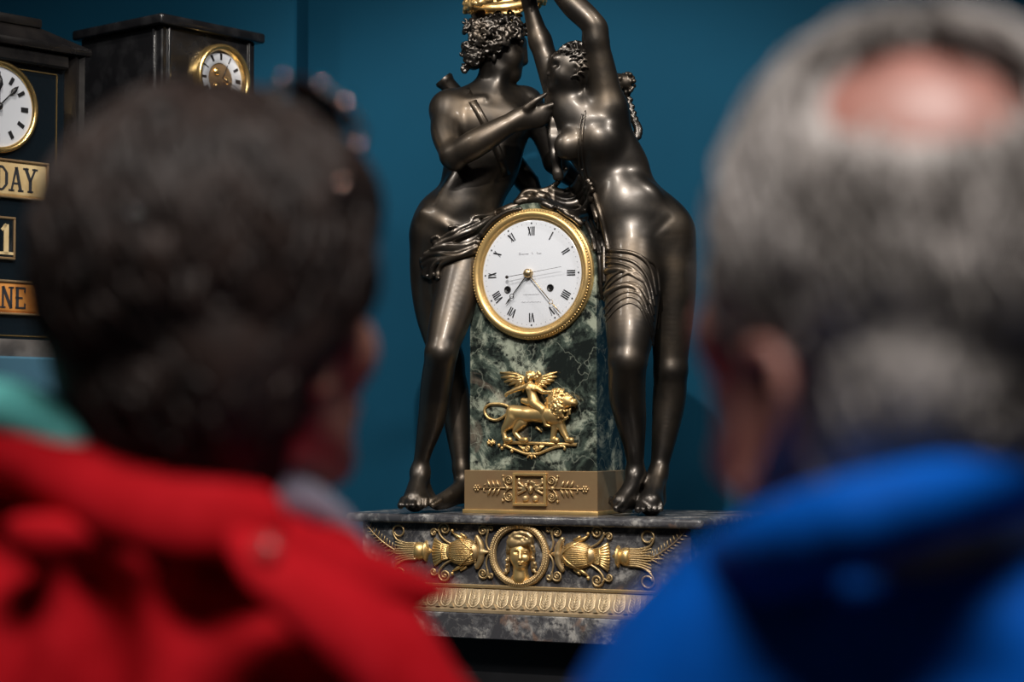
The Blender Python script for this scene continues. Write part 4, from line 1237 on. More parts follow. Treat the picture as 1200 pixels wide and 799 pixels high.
folds('falling_drapery', [
    ([(686, 130), (683, 150), (682, 172), (684, 195), (689, 215), (695, 235)], (1.3, 1.4, 1.8, 3.0), .0015),
    ([(682, 134), (679, 152), (678, 172), (680, 195), (686, 215), (692, 235)], (1.2, 1.3, 1.6, 3.0), .0015),
    ([(684, 200), (691, 232), (699, 262), (705, 296)], (4, 7, 8, 6), -.004),
    ([(688, 215), (694, 235), (700, 258), (705, 280), (708, 300)], (3.6, 4, 4, 3), .004),
    ([(691, 225), (690, 240), (692, 258), (699, 275), (701, 296)], (3.4, 4, 3.6, 3), .008),
    ([(687, 240), (684, 254), (690, 268), (695, 280), (697, 292)], (3, 3.6, 3), .009),
    ([(697, 228), (704, 252), (709, 272), (713, 292)], (3, 3.4, 3), .004),
    ([(700, 285), (703, 310), (704, 335), (706, 350)], (4, 3.6, 2.2), .006),
    ([(708, 290), (708, 312), (708, 330)], (3, 3, 2), .006)], clock, bv=geo, k=.005)
# her drapery over the near thigh
folds('thigh_drapery', [
    ([(708, 293), (722, 294), (742, 297), (756, 306), (764, 320), (769, 345)], (2.52, 2.88, 2.88, 2.59, 2.16), -.0002),
    ([(708, 301), (724, 302), (742, 307), (754, 318), (762, 334), (767, 358)], (2.16, 2.45, 2.45, 2.16, 1.87), -.0002),
    ([(709, 308), (722, 308), (738, 313), (750, 323), (759, 340), (766, 368)], (2.45, 2.45, 2.16, 2.16), -.0002),
    ([(742, 297), (757, 304), (768, 312), (772, 330), (773, 360), (771, 385)], (2.16, 2.16, 2.16, 1.80), -.0002),
    ([(707, 338), (716, 326), (728, 318), (741, 316)], (1.73, 1.87, 1.58), -.0002),
    ([(706, 346), (716, 333), (730, 323), (744, 319), (756, 330), (763, 352)], (1.73, 2.16, 2.16, 1.87), -.0002),
    ([(708, 352), (720, 338), (736, 331), (750, 336), (759, 352), (766, 376)], (1.58, 1.73, 1.73, 1.58), -.0002),
    ([(708, 362), (720, 349), (736, 342), (750, 347), (760, 366), (767, 390)], (1.58, 1.73, 1.73, 1.58), -.0002),
    ([(709, 370), (721, 356), (736, 348), (748, 352), (757, 366), (764, 386), (766, 404)], (1.44, 1.73, 1.73, 1.58, 1.15), -.0002),
    ([(710, 377), (722, 363), (737, 355), (749, 360), (757, 374), (763, 392), (765, 405)], (1.15, 1.58, 1.58, 1.44, 1.15), -.0002),
    ([(712, 318), (726, 316), (740, 322), (752, 330)], (5.00, 5.00, 4.00), -.004),
    ([(712, 345), (728, 336), (744, 338), (756, 356)], (5.00, 5.00, 4.00), -.004)], nymph, k=.0035, res=.0011)

# ================================================================== the two black mantel clocks on the left
M_ebony = mat('ebonised_wood', lin(20, 19, 20), .28, noise=(20, lin(30, 27, 26), .4, .65), rough_var=(.22, .36), coat=.3)
M_slate = mat('polished_slate', lin(17, 17, 19), .22, noise=(30, lin(26, 26, 28), .45, .6), rough_var=(.16, .3))
M_edge = mat('grey_moulding', lin(88, 84, 82), .4, noise=(18, lin(58, 55, 54), .4, .6))  # mottled grey of the calendar clock's base moulding
M_navy = mat('blue_black_panel', lin(10, 20, 27), .25, coat=.3)
M_brassb = mat('polished_brass', (.80, .55, .22, 1), .25, .95)
M_cream = mat('cream_card', lin(206, 184, 140), .5, noise=(25, lin(186, 160, 114), .4, .6))
M_amber = mat('amber_card', lin(190, 128, 62), .5, noise=(25, lin(164, 104, 46), .4, .6))
M_letter = mat('letter_ink', lin(36, 38, 44), .5)

def glyph(mb, fr_, ch, x, z, h, w, y, t):
    """block letter with slab serifs; x,z lower left"""
    def bar(p, q, th):
        p = np.array(p); q = np.array(q); d = q - p; d = d / np.linalg.norm(d); nn = np.array((-d[1], d[0])) * th / 2
        mb.prism(fr_, [tuple(p - nn), tuple(q - nn), tuple(q + nn), tuple(p + nn)], y - .0006, y + .001)
    S_ = t * .5
    def serif(cx, zz, ww=None): bar((cx - (ww or t * .95), zz), (cx + (ww or t * .95), zz), S_)
    if ch == 'D':
        bar((x + t, z), (x + t, z + h), t); serif(x + t * .8, z + S_ / 2); serif(x + t * .8, z + h - S_ / 2)
        pts = [(x + t, z + h - S_ / 2), (x + w * .55, z + h - S_ / 2), (x + w * .88, z + h * .75), (x + w * .88, z + h * .25), (x + w * .55, z + S_ / 2), (x + t, z + S_ / 2)]
        for i, (p, q) in enumerate(zip(pts[:-1], pts[1:])): bar(p, q, t * (.95 if i == 2 else .65))
    elif ch == 'A':
        bar((x + w * .12, z), (x + w * .5, z + h), t * .6); bar((x + w * .88, z), (x + w * .5, z + h), t); bar((x + w * .25, z + h * .33), (x + w * .75, z + h * .33), S_)
        serif(x + w * .12, z + S_ / 2); serif(x + w * .88, z + S_ / 2)
    elif ch == 'Y':
        bar((x + w * .5, z), (x + w * .5, z + h * .5), t); bar((x + w * .5, z + h * .45), (x + w * .1, z + h), t); bar((x + w * .5, z + h * .45), (x + w * .9, z + h), t * .6)
        serif(x + w * .5, z + S_ / 2); serif(x + w * .12, z + h - S_ / 2); serif(x + w * .88, z + h - S_ / 2)
    elif ch == 'N':
        bar((x + w * .15, z), (x + w * .15, z + h), t * .7); bar((x + w * .85, z), (x + w * .85, z + h), t * .7); bar((x + w * .15, z + h), (x + w * .85, z), t)
        serif(x + w * .15, z + S_ / 2); serif(x + w * .85, z + h - S_ / 2)
    elif ch == 'E':
        bar((x + w * .2, z), (x + w * .2, z + h), t)
        for zz, ww in ((z + S_ / 2, .85), (z + h / 2, .65), (z + h - S_ / 2, .85)): bar((x + w * .05, zz), (x + w * ww, zz), S_ * 1.1)
        bar((x + w * .85, z), (x + w * .85, z + h * .25), S_); bar((x + w * .85, z + h), (x + w * .85, z + h * .75), S_)
    elif ch == '1':
        bar((x + w * .5, z), (x + w * .5, z + h), t); serif(x + w * .5, z + S_ / 2, t * 1.6); bar((x + w * .5, z + h), (x + w * .2, z + h * .8), S_)

# ---- slate clock
BF = Frame(W(190, 25, 2.98), -50)
def along(fr_, px, py, axis):
    """distance along a frame's axis (from its origin) at which it is seen in a pixel column"""
    d = ray(px, py); A = np.array([[axis[0], -d[0]], [axis[1], -d[1]]]); rhs = (EYEP - fr_.O)[:2]
    return float(np.linalg.solve(A, rhs)[0])
bw = along(BF, 299, 40, BF.ex); bdp = along(BF, 95, 25, BF.ey)
ztop = W(190, 17, 2.98)[2] - BF.O[2]
SHZ = 1.60                                          # shelf top
zs = SHZ - BF.O[2]
bclock = empty('slate_clock', BF.w(bw / 2, bdp / 2, zs), -50)
tag(bclock, 'plain polished black slate mantel clock with brass bezel and recessed brass centre', 'clock')
MB().box(BF, 0, bw, 0, bdp, zs + .03, ztop - .014, .002, 1).build('case', M_slate, bclock, smooth=False)
MB().box(BF, -.012, bw + .012, -.012, bdp + .008, ztop - .016, ztop, .004, 3).build('cornice', M_slate, bclock, auto=40)
MB().box(BF, -.016, bw + .016, -.016, bdp + .01, zs, zs + .034, .003, 2).build('plinth', M_slate, bclock, auto=40)
for x0 in (.010, bw - .016): MB().box(BF, x0, x0 + .005, -.004, .004, zs + .03, ztop - .016, .002, 2).build('pilaster_strip', M_slate, bclock, auto=40)
MB().box(BF, -.004, .004, .014, .020, zs + .03, ztop - .016, .002, 2).build('pilaster_strip', M_slate, bclock, auto=40)
bx, bz_ = BF.xz(257, 93, 0)
bc = BF.w(bx, 0, bz_); nb = -BF.ey
rb_ = .054
MB().lathe(bc, nb, BF.ex, [(rb_ * .80, .002), (rb_ * .82, .010), (rb_ * .90, .016), (rb_ * .98, .014), (rb_, .008), (rb_, 0)], 56, caps=False).build('bezel', M_brassb, bclock)
dlb = MB().lathe(bc, nb, BF.ex, [(rb_ * .83, .003), (rb_ * .47, .004), (rb_ * .45, .001)], 48, caps=False).build('dial', M_enamel, bclock)
MB().lathe(bc, nb, BF.ex, [(rb_ * .48, .002), (rb_ * .3, .0015), (.0001, .0015)], 40, caps=False).build('recessed_centre', M_brass, dlb)
for q in range(3):
    a = 2.2 + q * 2.0; MB().lathe(bc + (BF.ex * math.cos(a) + BF.ez * math.sin(a)) * rb_ * .25, nb, BF.ex, [(.006, .001), (.006, .004), (.0001, .005)], 16, caps=False).build('escapement_wheel', M_brassb, dlb)
for i in range(12):
    th = math.radians(30 * i); e = np.array((math.sin(th), math.cos(th))); tg = np.array((math.cos(th), -math.sin(th))); mb = MB()
    nst = (2, 1, 2, 3, 3, 1, 2, 3, 3, 2, 1, 2)[i]
    for q in range(nst):
        o_ = (q - (nst - 1) / 2) * .0022
        pts = [e * (rb_ * rr) + tg * (o_ + s_ * .0007) for rr, s_ in ((.55, -1), (.55, 1), (.74, 1), (.74, -1))]
        mb.prism(Frame(bc, -50), [tuple(p) for p in pts], -.0046, -.003)
    mb.build('numeral', M_ink, dlb, smooth=False)
mb = MB(); mb.tube([bc + nb * .008, bc + nb * .008 + BF.ex * .010 + BF.ez * .022], [.001, .0005], 5); mb.build('hour_hand', M_steel, bclock)
mb = MB(); mb.tube([bc + nb * .009, bc + nb * .009 + BF.ex * .030 - BF.ez * .012], [.001, .0005], 5); mb.build('minute_hand', M_steel, bclock)

# ---- calendar clock
AF = Frame(W(0, 124, 2.86), -48)                    # origin: centre of its dial
ax1 = along(AF, 99, 150, AF.ex); ax0 = -ax1
az0 = SHZ - AF.O[2]
aroot = empty('calendar_clock', AF.w(0, .08, az0), -48)
tag(aroot, 'black wooden calendar clock with cream and amber lettered cards below its dial', 'clock')
fw = .030
az1 = AF.xz(60, 58, -.02)[1]
case = MB().box(AF, ax0 + .008, ax1 - .008, .012, .165, az0, az1).build('case', M_ebony, aroot, smooth=False)
AP = .010
MB().box(AF, ax0 + fw * .8, ax1 - fw * .8, AP, .02, az0 + .02, az1 - .005).build('front_panel', M_navy, aroot, smooth=False)
for x0, x1 in ((ax0, ax0 + fw), (ax1 - fw, ax1)):
    mb = MB()
    pts = [(x0, .020), (x0, .004), (x0 + fw * .25, -.010), (x0 + fw * .45, -.004), (x0 + fw * .7, -.008), (x1, .010), (x1, .020)] if x0 < 0 else [(x0, .020), (x0, .010), (x0 + fw * .3, -.008), (x0 + fw * .55, -.004), (x0 + fw * .75, -.010), (x1, .004), (x1, .020)]
    n = len(pts); mb.add([AF.w(x, y, az0 + .03) for x, y in pts] + [AF.w(x, y, az1) for x, y in pts], [tuple(range(n))[::-1], tuple(range(n, 2 * n))] + [(i, (i + 1) % n, (i + 1) % n + n, i + n) for i in range(n)])
    mb.build('stile', M_ebony, aroot, smooth=False)
MB().box(AF, ax0 + fw, ax1 - fw, -.004, .016, az1 - .022, az1, .003, 1).build('rail', M_ebony, aroot, smooth=False)
MB().box(AF, ax0 - .006, ax1 + .006, -.016, .17, az0, az0 + .030, .004, 2).build('plinth', M_edge, aroot, auto=40)
mb = MB()
mb.box(AF, ax0 - .004, ax1 + .004, -.014, .172, az1, az1 + .012, .003, 2)
z2 = AF.xz(40, 33, .02)[1]; x2 = AF.xz(40, 33, .02)[0]
lo_ = [(ax0 - .002, -.012), (ax1 + .002, -.012), (ax1 + .002, .17), (ax0 - .002, .17)]; hi_ = [(-x2, .01), (x2, .01), (x2, .15), (-x2, .15)]
mb.add([AF.w(x, y, az1 + .011) for x, y in lo_] + [AF.w(x, y, z2) for x, y in hi_], [(0, 1, 5, 4), (1, 2, 6, 5), (2, 3, 7, 6), (3, 0, 4, 7), (4, 5, 6, 7), (3, 2, 1, 0)])
mb.box(AF, -x2 - .004, x2 + .004, .004, .154, z2 - .002, z2 + .012, .003, 2)
mb.build('stepped_top', M_ebony, aroot, auto=40)
na = -AF.ey; ac = AF.w(0, AP, 0); ra = .068
MB().lathe(ac, na, AF.ex, [(ra * .86, .001), (ra * .87, .007), (ra * .93, .010), (ra * .985, .008), (ra, .004), (ra, 0)], 56, caps=False).build('bezel', M_brassb, aroot)
dla = MB().lathe(ac, na, AF.ex, [(ra * .875, .004), (.0001, .005)], 48, caps=False).build('dial', M_enamel, aroot)
for i in range(12):
    th = math.radians(30 * i); e = np.array((math.sin(th), math.cos(th))); tg = np.array((math.cos(th), -math.sin(th))); mb = MB()
    wid = .0032 if i in (0, 3, 6, 9) else .0026
    pts = [e * (ra * rr) + tg * (s_ * wid) for rr, s_ in ((.58, -1), (.58, 1), (.75, 1), (.75, -1))]
    mb.prism(Frame(ac, -48), [tuple(p) for p in pts], -.0058, -.004); mb.build('numeral', M_ink, dla, smooth=False)
def ah(px, py): return AF.hit(px, py, AP - .008)
mb = MB(); c0 = ac + na * .008; t1 = ah(22, 101); d1 = t1 - c0; L1 = np.linalg.norm(d1)
mb.tube([c0, c0 + d1 * .6, c0 + d1 * .72, c0 + d1 * .85, t1], [.0012, .001, .0042, .0032, .0003], 6); mb.ball(c0, .006, 10); mb.build('minute_hand', M_ink, aroot)
mb = MB(); t1 = ah(0, 86); d1 = t1 - c0; mb.tube([c0, c0 + d1 * .5, c0 + d1 * .66, c0 + d1 * .82, t1], [.0014, .0012, .0052, .004, .0003], 6); mb.build('hour_hand', M_ink, aroot)
mb = MB(); xg = AF.xz(66, 130, AP)[0]
for sg in (-1, 1): mb.box(AF, sg * xg - .0008, sg * xg + .0008, AP - .0012, AP, az0 + .036, az1 - .030)
for zz in (az0 + .036, az1 - .030): mb.box(AF, -xg, xg, AP - .0012, AP, zz - .0008, zz + .0008)
mb.build('gilt_line', M_brassb, aroot, smooth=False)
def card(px1, py0, py1, m_, text, tx0, tx1, rounded, x_in=None):
    X1, Z1 = AF.xz(px1, py0, AP); Z0 = AF.xz(px1, py1, AP)[1]
    X0 = -X1 if x_in is None else x_in
    fr2 = MB(); t = .0035
    for a in ((X0, X1, Z1 - t, Z1), (X0, X1, Z0, Z0 + t), (X0, X0 + t, Z0 + t, Z1 - t), (X1 - t, X1, Z0 + t, Z1 - t)): fr2.box(AF, a[0], a[1], AP - .007, AP, a[2], a[3], .001, 1)
    fo = fr2.build('card_frame', M_brass, aroot, smooth=False)
    cb = MB().box(AF, X0 + t, X1 - t, AP - .0045, AP, Z0 + t, Z1 - t, .004 if rounded else .0005, 3).build('card', m_, fo, auto=40)
    lx0 = AF.xz(tx0, 0, AP)[0]; lx1 = AF.xz(tx1, 0, AP)[0]; n = max(1, len(text)); w = (lx1 - lx0) / n; h = (Z1 - Z0) * .62
    for i, ch in enumerate(text):
        g_ = MB(); glyph(g_, AF, ch, lx0 + w * i + w * .06, (Z0 + Z1) / 2 - h / 2, h, w * .86, AP - .0048, w * .20); g_.build('letter', M_letter, cb, smooth=False)
card(55, 192, 237, M_cream, 'DAY', -6, 44, True)
card(16, 255, 305, M_navy, '', 0, 1, False)
g_ = MB(); x_, z_ = AF.xz(4, 300, AP); glyph(g_, AF, '1', x_ - .012, z_ + .002, .044, .026, AP - .005, .008); g_.build('date_numeral', M_cream, aroot, smooth=False)
card(52, 331, 371, M_amber, 'NE', 2, 34, True)

# tall painted block they stand on
sf = Frame(W(60, 420, 3.0), -49)
shb = MB().box(sf, -.45, .36, -.19, .20, -sf.O[2], SHZ - sf.O[2], .003, 1)
sho = shb.build('display_block', M_shelf, None, smooth=False, origin=tuple(sf.w(0, .05, -sf.O[2])))
tag(sho, 'slate teal painted display block carrying the two black clocks', 'plinth')

# ================================================================== the two visitors, seen from behind
M_skin = mat('skin', lin(205, 150, 130), .5, noise=(30, lin(190, 128, 112), .4, .65), spec=.4)
M_skin2 = mat('ruddy_skin', lin(194, 138, 126), .42, noise=(26, lin(178, 116, 104), .4, .65), spec=.5)
M_hair1 = mat('dark_brown_hair', lin(40, 30, 27), .5, noise=(40, lin(62, 46, 40), .4, .7), bump=(300, .3))
M_hair2 = mat('grey_hair', lin(206, 198, 194), .55, noise=(22, lin(128, 121, 117), .38, .62), bump=(300, .3))
M_red = mat('red_wool', lin(204, 24, 36), .8, noise=(40, lin(190, 18, 29), .4, .6), bump=(400, .15), spec=.1)
M_blue = mat('blue_shell_fabric', lin(0, 92, 196), .7, noise=(30, lin(0, 84, 182), .4, .6), bump=(260, .1), spec=.08)
M_mint = mat('mint_scarf', lin(122, 222, 216), .85, noise=(30, lin(104, 202, 198), .4, .6))
M_lilac = mat('pale_lilac_cotton', lin(196, 194, 214), .8)
M_denim = mat('dark_trousers', lin(38, 42, 54), .85, noise=(50, lin(30, 34, 44), .4, .6))
M_shoe = mat('dark_shoe_leather', lin(34, 28, 26), .4)
M_lens = mat('dark_lens', lin(24, 18, 18), .08, coat=.5)
M_tort = mat('dark_brown_frame', lin(44, 28, 24), .12, coat=.6)
M_rose = mat('rose_gold_glint', (.85, .55, .46, 1), .18, 1.0)  # metal of the hinges and of the balls added for glints
M_silver = mat('silver_clip', (.75, .75, .76, 1), .18, 1.0)
M_button = mat('glossy_red_button', lin(214, 70, 72), .2, coat=.5)

def axes(yaw, pitch=0.0):
    """yaw to the right of straight ahead, pitch back; rows right, forward, up"""
    a = math.radians(yaw); p = math.radians(pitch)
    rt = np.array((math.cos(a), -math.sin(a), 0)); fw_ = np.array((math.sin(a) * math.cos(p), math.cos(a) * math.cos(p), math.sin(p)))
    return np.array((rt, fw_, np.cross(rt, fw_)))

def head(HC, A, s=1.0, ear_drop=0.0):
    q = lambda x, y, z: HC + A.T @ np.array((x, y, z)) * s
    v = Vol()
    v.ell(q(0, -.004, .012), (.075 * s, .094 * s, .098 * s), A, k=.02)
    v.ell(q(0, .030, -.045), (.056 * s, .064 * s, .082 * s), A, k=.02)
    v.cap(q(.045, .0, -.075), q(.012, .07, -.108), .026 * s, .018 * s, .02); v.cap(q(-.045, .0, -.075), q(-.012, .07, -.108), .026 * s, .018 * s, .02)
    v.ell(q(0, .078, -.110), (.02 * s, .016 * s, .014 * s), A, k=.012)
    v.cap(q(0, .094, -.008), q(0, .110, -.048), .008 * s, .011 * s, .008)
    for sg in (-1, 1):
        v.ell(q(sg * .014, .098, -.050), (.008 * s,) * 3, A, k=.006)
        v.ell(q(sg * .032, .098, -.010), (.016 * s, .012 * s, .010 * s), A, k=.008, op='-'); v.ell(q(sg * .031, .080, -.011), (.012 * s,) * 3, A, k=.004)
        v.cap(q(sg * .012, .094, .008), q(sg * .046, .080, .008), .007 * s, .005 * s, .008)
        v.ell(q(sg * .042, .062, -.042), (.018 * s, .018 * s, .018 * s), A, k=.02)
        ez = -.028 - ear_drop
        rim = [q(sg * (.074 + o), -.006 + y, ez + z) for o, y, z in ((.004, .010, -.024), (.004, .014, .006), (.007, .012, .026), (.012, -.004, .036), (.014, -.020, .028), (.014, -.024, .008), (.010, -.014, -.014), (.006, .0, -.034), (.004, .010, -.030))]
        v.chain(rim, [.005 * s] * len(rim), .004)
        v.ell(q(sg * .076, -.004, ez), (.004 * s, .014 * s, .026 * s), A, k=.004)
    v.ell(q(0, .094, -.078), (.022 * s, .010 * s, .006 * s), A, k=.004); v.ell(q(0, .092, -.087), (.019 * s, .010 * s, .006 * s), A, k=.004)
    return v, q

def lumpy(amp, sc_, seed):
    rr = random.Random(seed); W_ = [(np.array([rr.gauss(0, 1) for _ in range(3)]), rr.uniform(0, 6.28)) for _ in range(9)]
    def post(Fd, X, Y, Z):
        n_ = 0
        for w_, ph in W_:
            w_ = w_ / np.linalg.norm(w_) * sc_ * (0.6 + .1 * (ph % 3)); n_ = n_ + np.sin(X * w_[0] + Y * w_[1] + Z * w_[2] + ph)
        return Fd + amp * n_ / 4
    return post

def locks(HC, A, rad, cen, n, length, r0, wave, seed, keep, down=1.0, steps=8):
    """hair locks that follow the head: tubes stepped over an ellipsoid"""
    rr = random.Random(seed); mb = MB(); rad = np.array(rad)
    for _ in range(n):
        d = np.array([rr.gauss(0, 1), rr.gauss(0, 1), rr.gauss(0, 1) + .35]); d /= np.linalg.norm(d)
        p = d.copy(); pts = []; off = rr.uniform(.98, 1.035); ph = rr.uniform(0, 6.28); side = rr.gauss(0, .35); L_ = length * rr.uniform(.6, 1.3) / steps
        for i in range(steps + 1):
            c3 = cen + p * rad * (off + .02 * math.sin(i * .9 + ph))
            if not keep(c3): break
            pts.append(HC + A.T @ c3)
            t = np.array((0, -.25, -down)); nrm = p / np.linalg.norm(p); t = t - nrm * np.dot(t, nrm)
            if np.linalg.norm(t) < .25: t = np.array((rr.gauss(0, 1), rr.gauss(0, 1), 0)); t = t - nrm * np.dot(t, nrm)
            t /= np.linalg.norm(t) + 1e-9; bn = np.cross(nrm, t)
            st = t + bn * (side + wave * math.sin(i * 1.3 + ph)); st /= np.linalg.norm(st)
            p = p + st * L_ / rad.mean(); p /= np.linalg.norm(p)
        if len(pts) > 3:
            k_ = len(pts); mb.tube(pts, [r0 * (1 - .75 * (i / (k_ - 1)) ** 2) for i in range(k_)], 4)
    return mb

def legs(cx, cy, hip, yaw, parent, coat_hem):
    A = axes(yaw); c = np.array((cx, cy, 0.0)); tv = Vol()
    tv.cap(c + np.array((0, 0, hip)), c + np.array((0, 0, hip - .08)), .15, .15, .05, flat=(A[1], .75))
    for sg in (-1, 1):
        b = c + A[0] * sg * .09
        tv.chain([b + ZU * (hip - .06), b + ZU * .50 + A[1] * .015, b + ZU * .28, b + ZU * .07], [.088, .064, .058, .05], .03)
    V, Q = tv.mesh(.012, zmin=.03); link_mesh('trousers', V, Q, M_denim, parent)
    for sg in (-1, 1):
        b = c + A[0] * sg * .095; sv = Vol()
        sv.chain([b + ZU * .045 - A[1] * .06, b + ZU * .045 + A[1] * .04, b + ZU * .032 + A[1] * .15], [.042, .045, .034], .02); sv.cap(b + ZU * .1 - A[1] * .02, b + ZU * .05, .045, .045, .02)
        V, Q = sv.mesh(.007, zmin=0.0); link_mesh('shoe', V, Q, M_shoe, parent)

# ---------------------------------------------------------------- woman in the red coat
WD = 1.2; SW = WD / F
def w(px, py, d=0.0): return W(px, py, WD + d)
HC = w(262, 338); A = axes(38, 4)
wx, wy = float(w(235, 600)[0]) - .02, 1.25
woman = empty('person', (wx, wy, 0), 25)
tag(woman, 'person with dark wavy hair in a red coat standing with their back turned', 'person')
v, q = head(HC, A, 1.0)
v.chain([q(0, -.03, -.06), q(0, -.035, -.13), np.array((wx + .005, wy - .0, q(0, 0, -.2)[2]))], [.054, .050, .07], .03)
v.cap(np.array((wx, wy + .02, 1.36)), np.array((wx, wy + .02, 1.05)), .07, .07, .05)
V, Q = v.mesh(.0032); wbody = link_mesh('body', V, Q, M_skin, woman)
v = Vol()
v.ell(q(0, -.012, .016), (.093, .102, .104), A, k=.02); v.ell(q(.006, -.040, -.045), (.074, .062, .072), A, k=.03); v.ell(q(.004, -.040, -.085), (.060, .048, .060), A, k=.03)
v.ell(q(.036, .024, .050), (.055, .05, .050), A, k=.03)
v.ell(q(.03, .135, -.075), (.10, .085, .105), A, k=.02, op='-')
v.ell(q(.085, .062, -.085), (.05, .065, .085), A, k=.02, op='-'); v.ell(q(-.085, .05, -.07), (.045, .055, .07), A, k=.02, op='-')
V, Q = v.mesh(.0036, post=lumpy(.007, 80, 2)); whair_geo = (V, Q)
whair = link_mesh('hair', V, Q, M_hair1, woman)
def keepw(c):
    if c[2] < -.112: return False
    if c[1] > .05 and c[2] < .05: return False
    if abs(c[0]) > .05 and c[1] > .015 and c[2] < -.03: return False
    return True
lk = locks(HC, A, (.096, .106, .107), np.array((0, -.012, .014)), 2600, .085, .0022, .7, 21, keepw)
lk2 = locks(HC, A, (.078, .066, .078), np.array((.006, -.040, -.048)), 1500, .075, .0026, .8, 22, keepw)
lk.add(lk2.v, lk2.f); lk3 = locks(HC, A, (.064, .052, .064), np.array((.004, -.040, -.085)), 700, .06, .0026, .8, 23, lambda c: c[2] > -.145 and c[1] < .0)
lk.add(lk3.v, lk3.f)
lo_ = lk.build('hair_locks', M_hair1, woman); lo_['kind'] = 'stuff'
# coat
v = Vol()
v.chain([w(235, 715, .04), w(350, 800, .0), w(450, 885, -.02), w(490, 960, -.02)], [.066, .060, .058, .054], .03)
v.chain([w(235, 705, .04), w(110, 670, .06), w(-10, 640, .08), w(-90, 720, .09)], [.066, .064, .060, .055], .03)
c0 = np.array((wx, wy, 0)); AB = axes(25)
v.chain([c0 + ZU * 1.33, c0 + ZU * 1.15, c0 + ZU * .95, c0 + ZU * .70], [.15, .165, .17, .19], .05, flat=(AB[1], .72))
v.cap(c0 + AB[0] * .08 + ZU * 1.30, c0 - AB[0] * .08 + ZU * 1.30, .085, .085, .05)
Rs = np.array(w(490, 960, -.02)); Ls = np.array(w(-90, 720, .09))
for sh, sg in ((Rs, 1), (Ls, -1)):
    el = c0 + AB[0] * sg * .235 - AB[1] * .05 + ZU * 1.06; pk = c0 + AB[0] * sg * .16 + AB[1] * .10 + ZU * .90
    v.chain([sh, el, pk], [.058, .052, .046], .02)
v.ell(w(110, 838, .015), (.19, .105, .118), None, k=.05)
# soft folds over the back
for pts, rad in (([(60, 640), (80, 720), (70, 820)], .010), ([(150, 660), (170, 740), (165, 850)], .010), ([(20, 620), (110, 640), (210, 665)], .008)):
    v.chain([w(x, y, -.085) for x, y in pts], [rad] * 3, .03)
for pts in ([(238, 690), (270, 760), (285, 860)], [(100, 680), (118, 760), (112, 850)]):
    v.chain([w(x, y, -.100) for x, y in pts], [.012] * 3, .03, op='-')
V, Q = v.mesh(.0055); coat_geo = (V, Q); coat = link_mesh('coat', V, Q, M_red, woman)
bvc = bvh_of(coat_geo)
v = Vol(); cn = np.array((.1, -.90, .42))
v.chain([w(40, 640, .20), w(-60, 570, .17), w(-105, 525, .10), w(-60, 520, .05), w(0, 527, -.01), w(70, 548, -.055), w(150, 582, -.08), w(230, 602, -.085), w(290, 606, -.075)], [.018, .024] + [.028] * 6 + [.022], .01, flat=(cn, .5))
V, Q = v.mesh(.0042, post=lumpy(.001, 60, 5)); link_mesh('coat_collar', V, Q, M_red, coat)
v = Vol(); cn = np.array((.55, -.65, .52))
v.chain([w(268, 614, -.078), w(330, 642, -.06), w(410, 668, -.03), w(475, 682, .0), w(532, 693, .035)], [.022, .022, .020, .013, .004], .01, flat=(cn, .5))
v.chain([w(300, 655, -.05), w(390, 695, -.02), w(460, 715, .02)], [.022, .022, .014], .02)
V, Q = v.mesh(.0042, post=lumpy(.001, 60, 15)); link_mesh('lapel', V, Q, M_red, coat)
v = Vol(); en = np.array((.30, -.72, .62)); en /= np.linalg.norm(en)
v.chain([w(284, 636, -.116), w(322, 672, -.128), w(380, 720, -.124), w(442, 782, -.11), w(502, 860, -.09)], [.012, .019, .023, .027, .031], .01, flat=(en, .38))
v.chain([w(325, 664, -.108), w(400, 715, -.098), w(466, 782, -.08), w(526, 865, -.06)], [.016, .023, .027, .031], .012, flat=(en, .5))
V, Q = v.mesh(.0038); link_mesh('shoulder_flap', V, Q, M_red, coat)
bp_ = w(312, 642, -.132); MB().lathe(bp_, np.array((.25, -.85, .46)) / np.linalg.norm((.25, -.85, .46)), np.array((1., 0, 0)), [(.007, -.006), (.0075, .0), (.0065, .0025), (.0001, .003)], 20, caps=False).build('button', M_button, coat)
v = Vol()
v.chain([w(-90, 484, .05), w(-30, 481, .0), w(30, 488, -.03), w(90, 515, -.05), w(150, 560, -.06)], [.018, .019, .019, .018, .014], .01)
v.chain([w(-80, 515, .06), w(0, 525, .0), w(80, 566, -.03)], [.018, .018, .016], .01)
V, Q = v.mesh(.004, post=lumpy(.0015, 110, 8)); link_mesh('scarf', V, Q, M_mint, woman)
v = Vol()
v.chain([w(270, 575, -.04), w(330, 583, -.02), w(380, 610, .02), w(415, 640, .06)], [.014, .017, .015, .010], .01)
V, Q = v.mesh(.0036); link_mesh('shirt_collar', V, Q, M_lilac, woman)
legs(wx, wy, .92, 25, woman, .7)
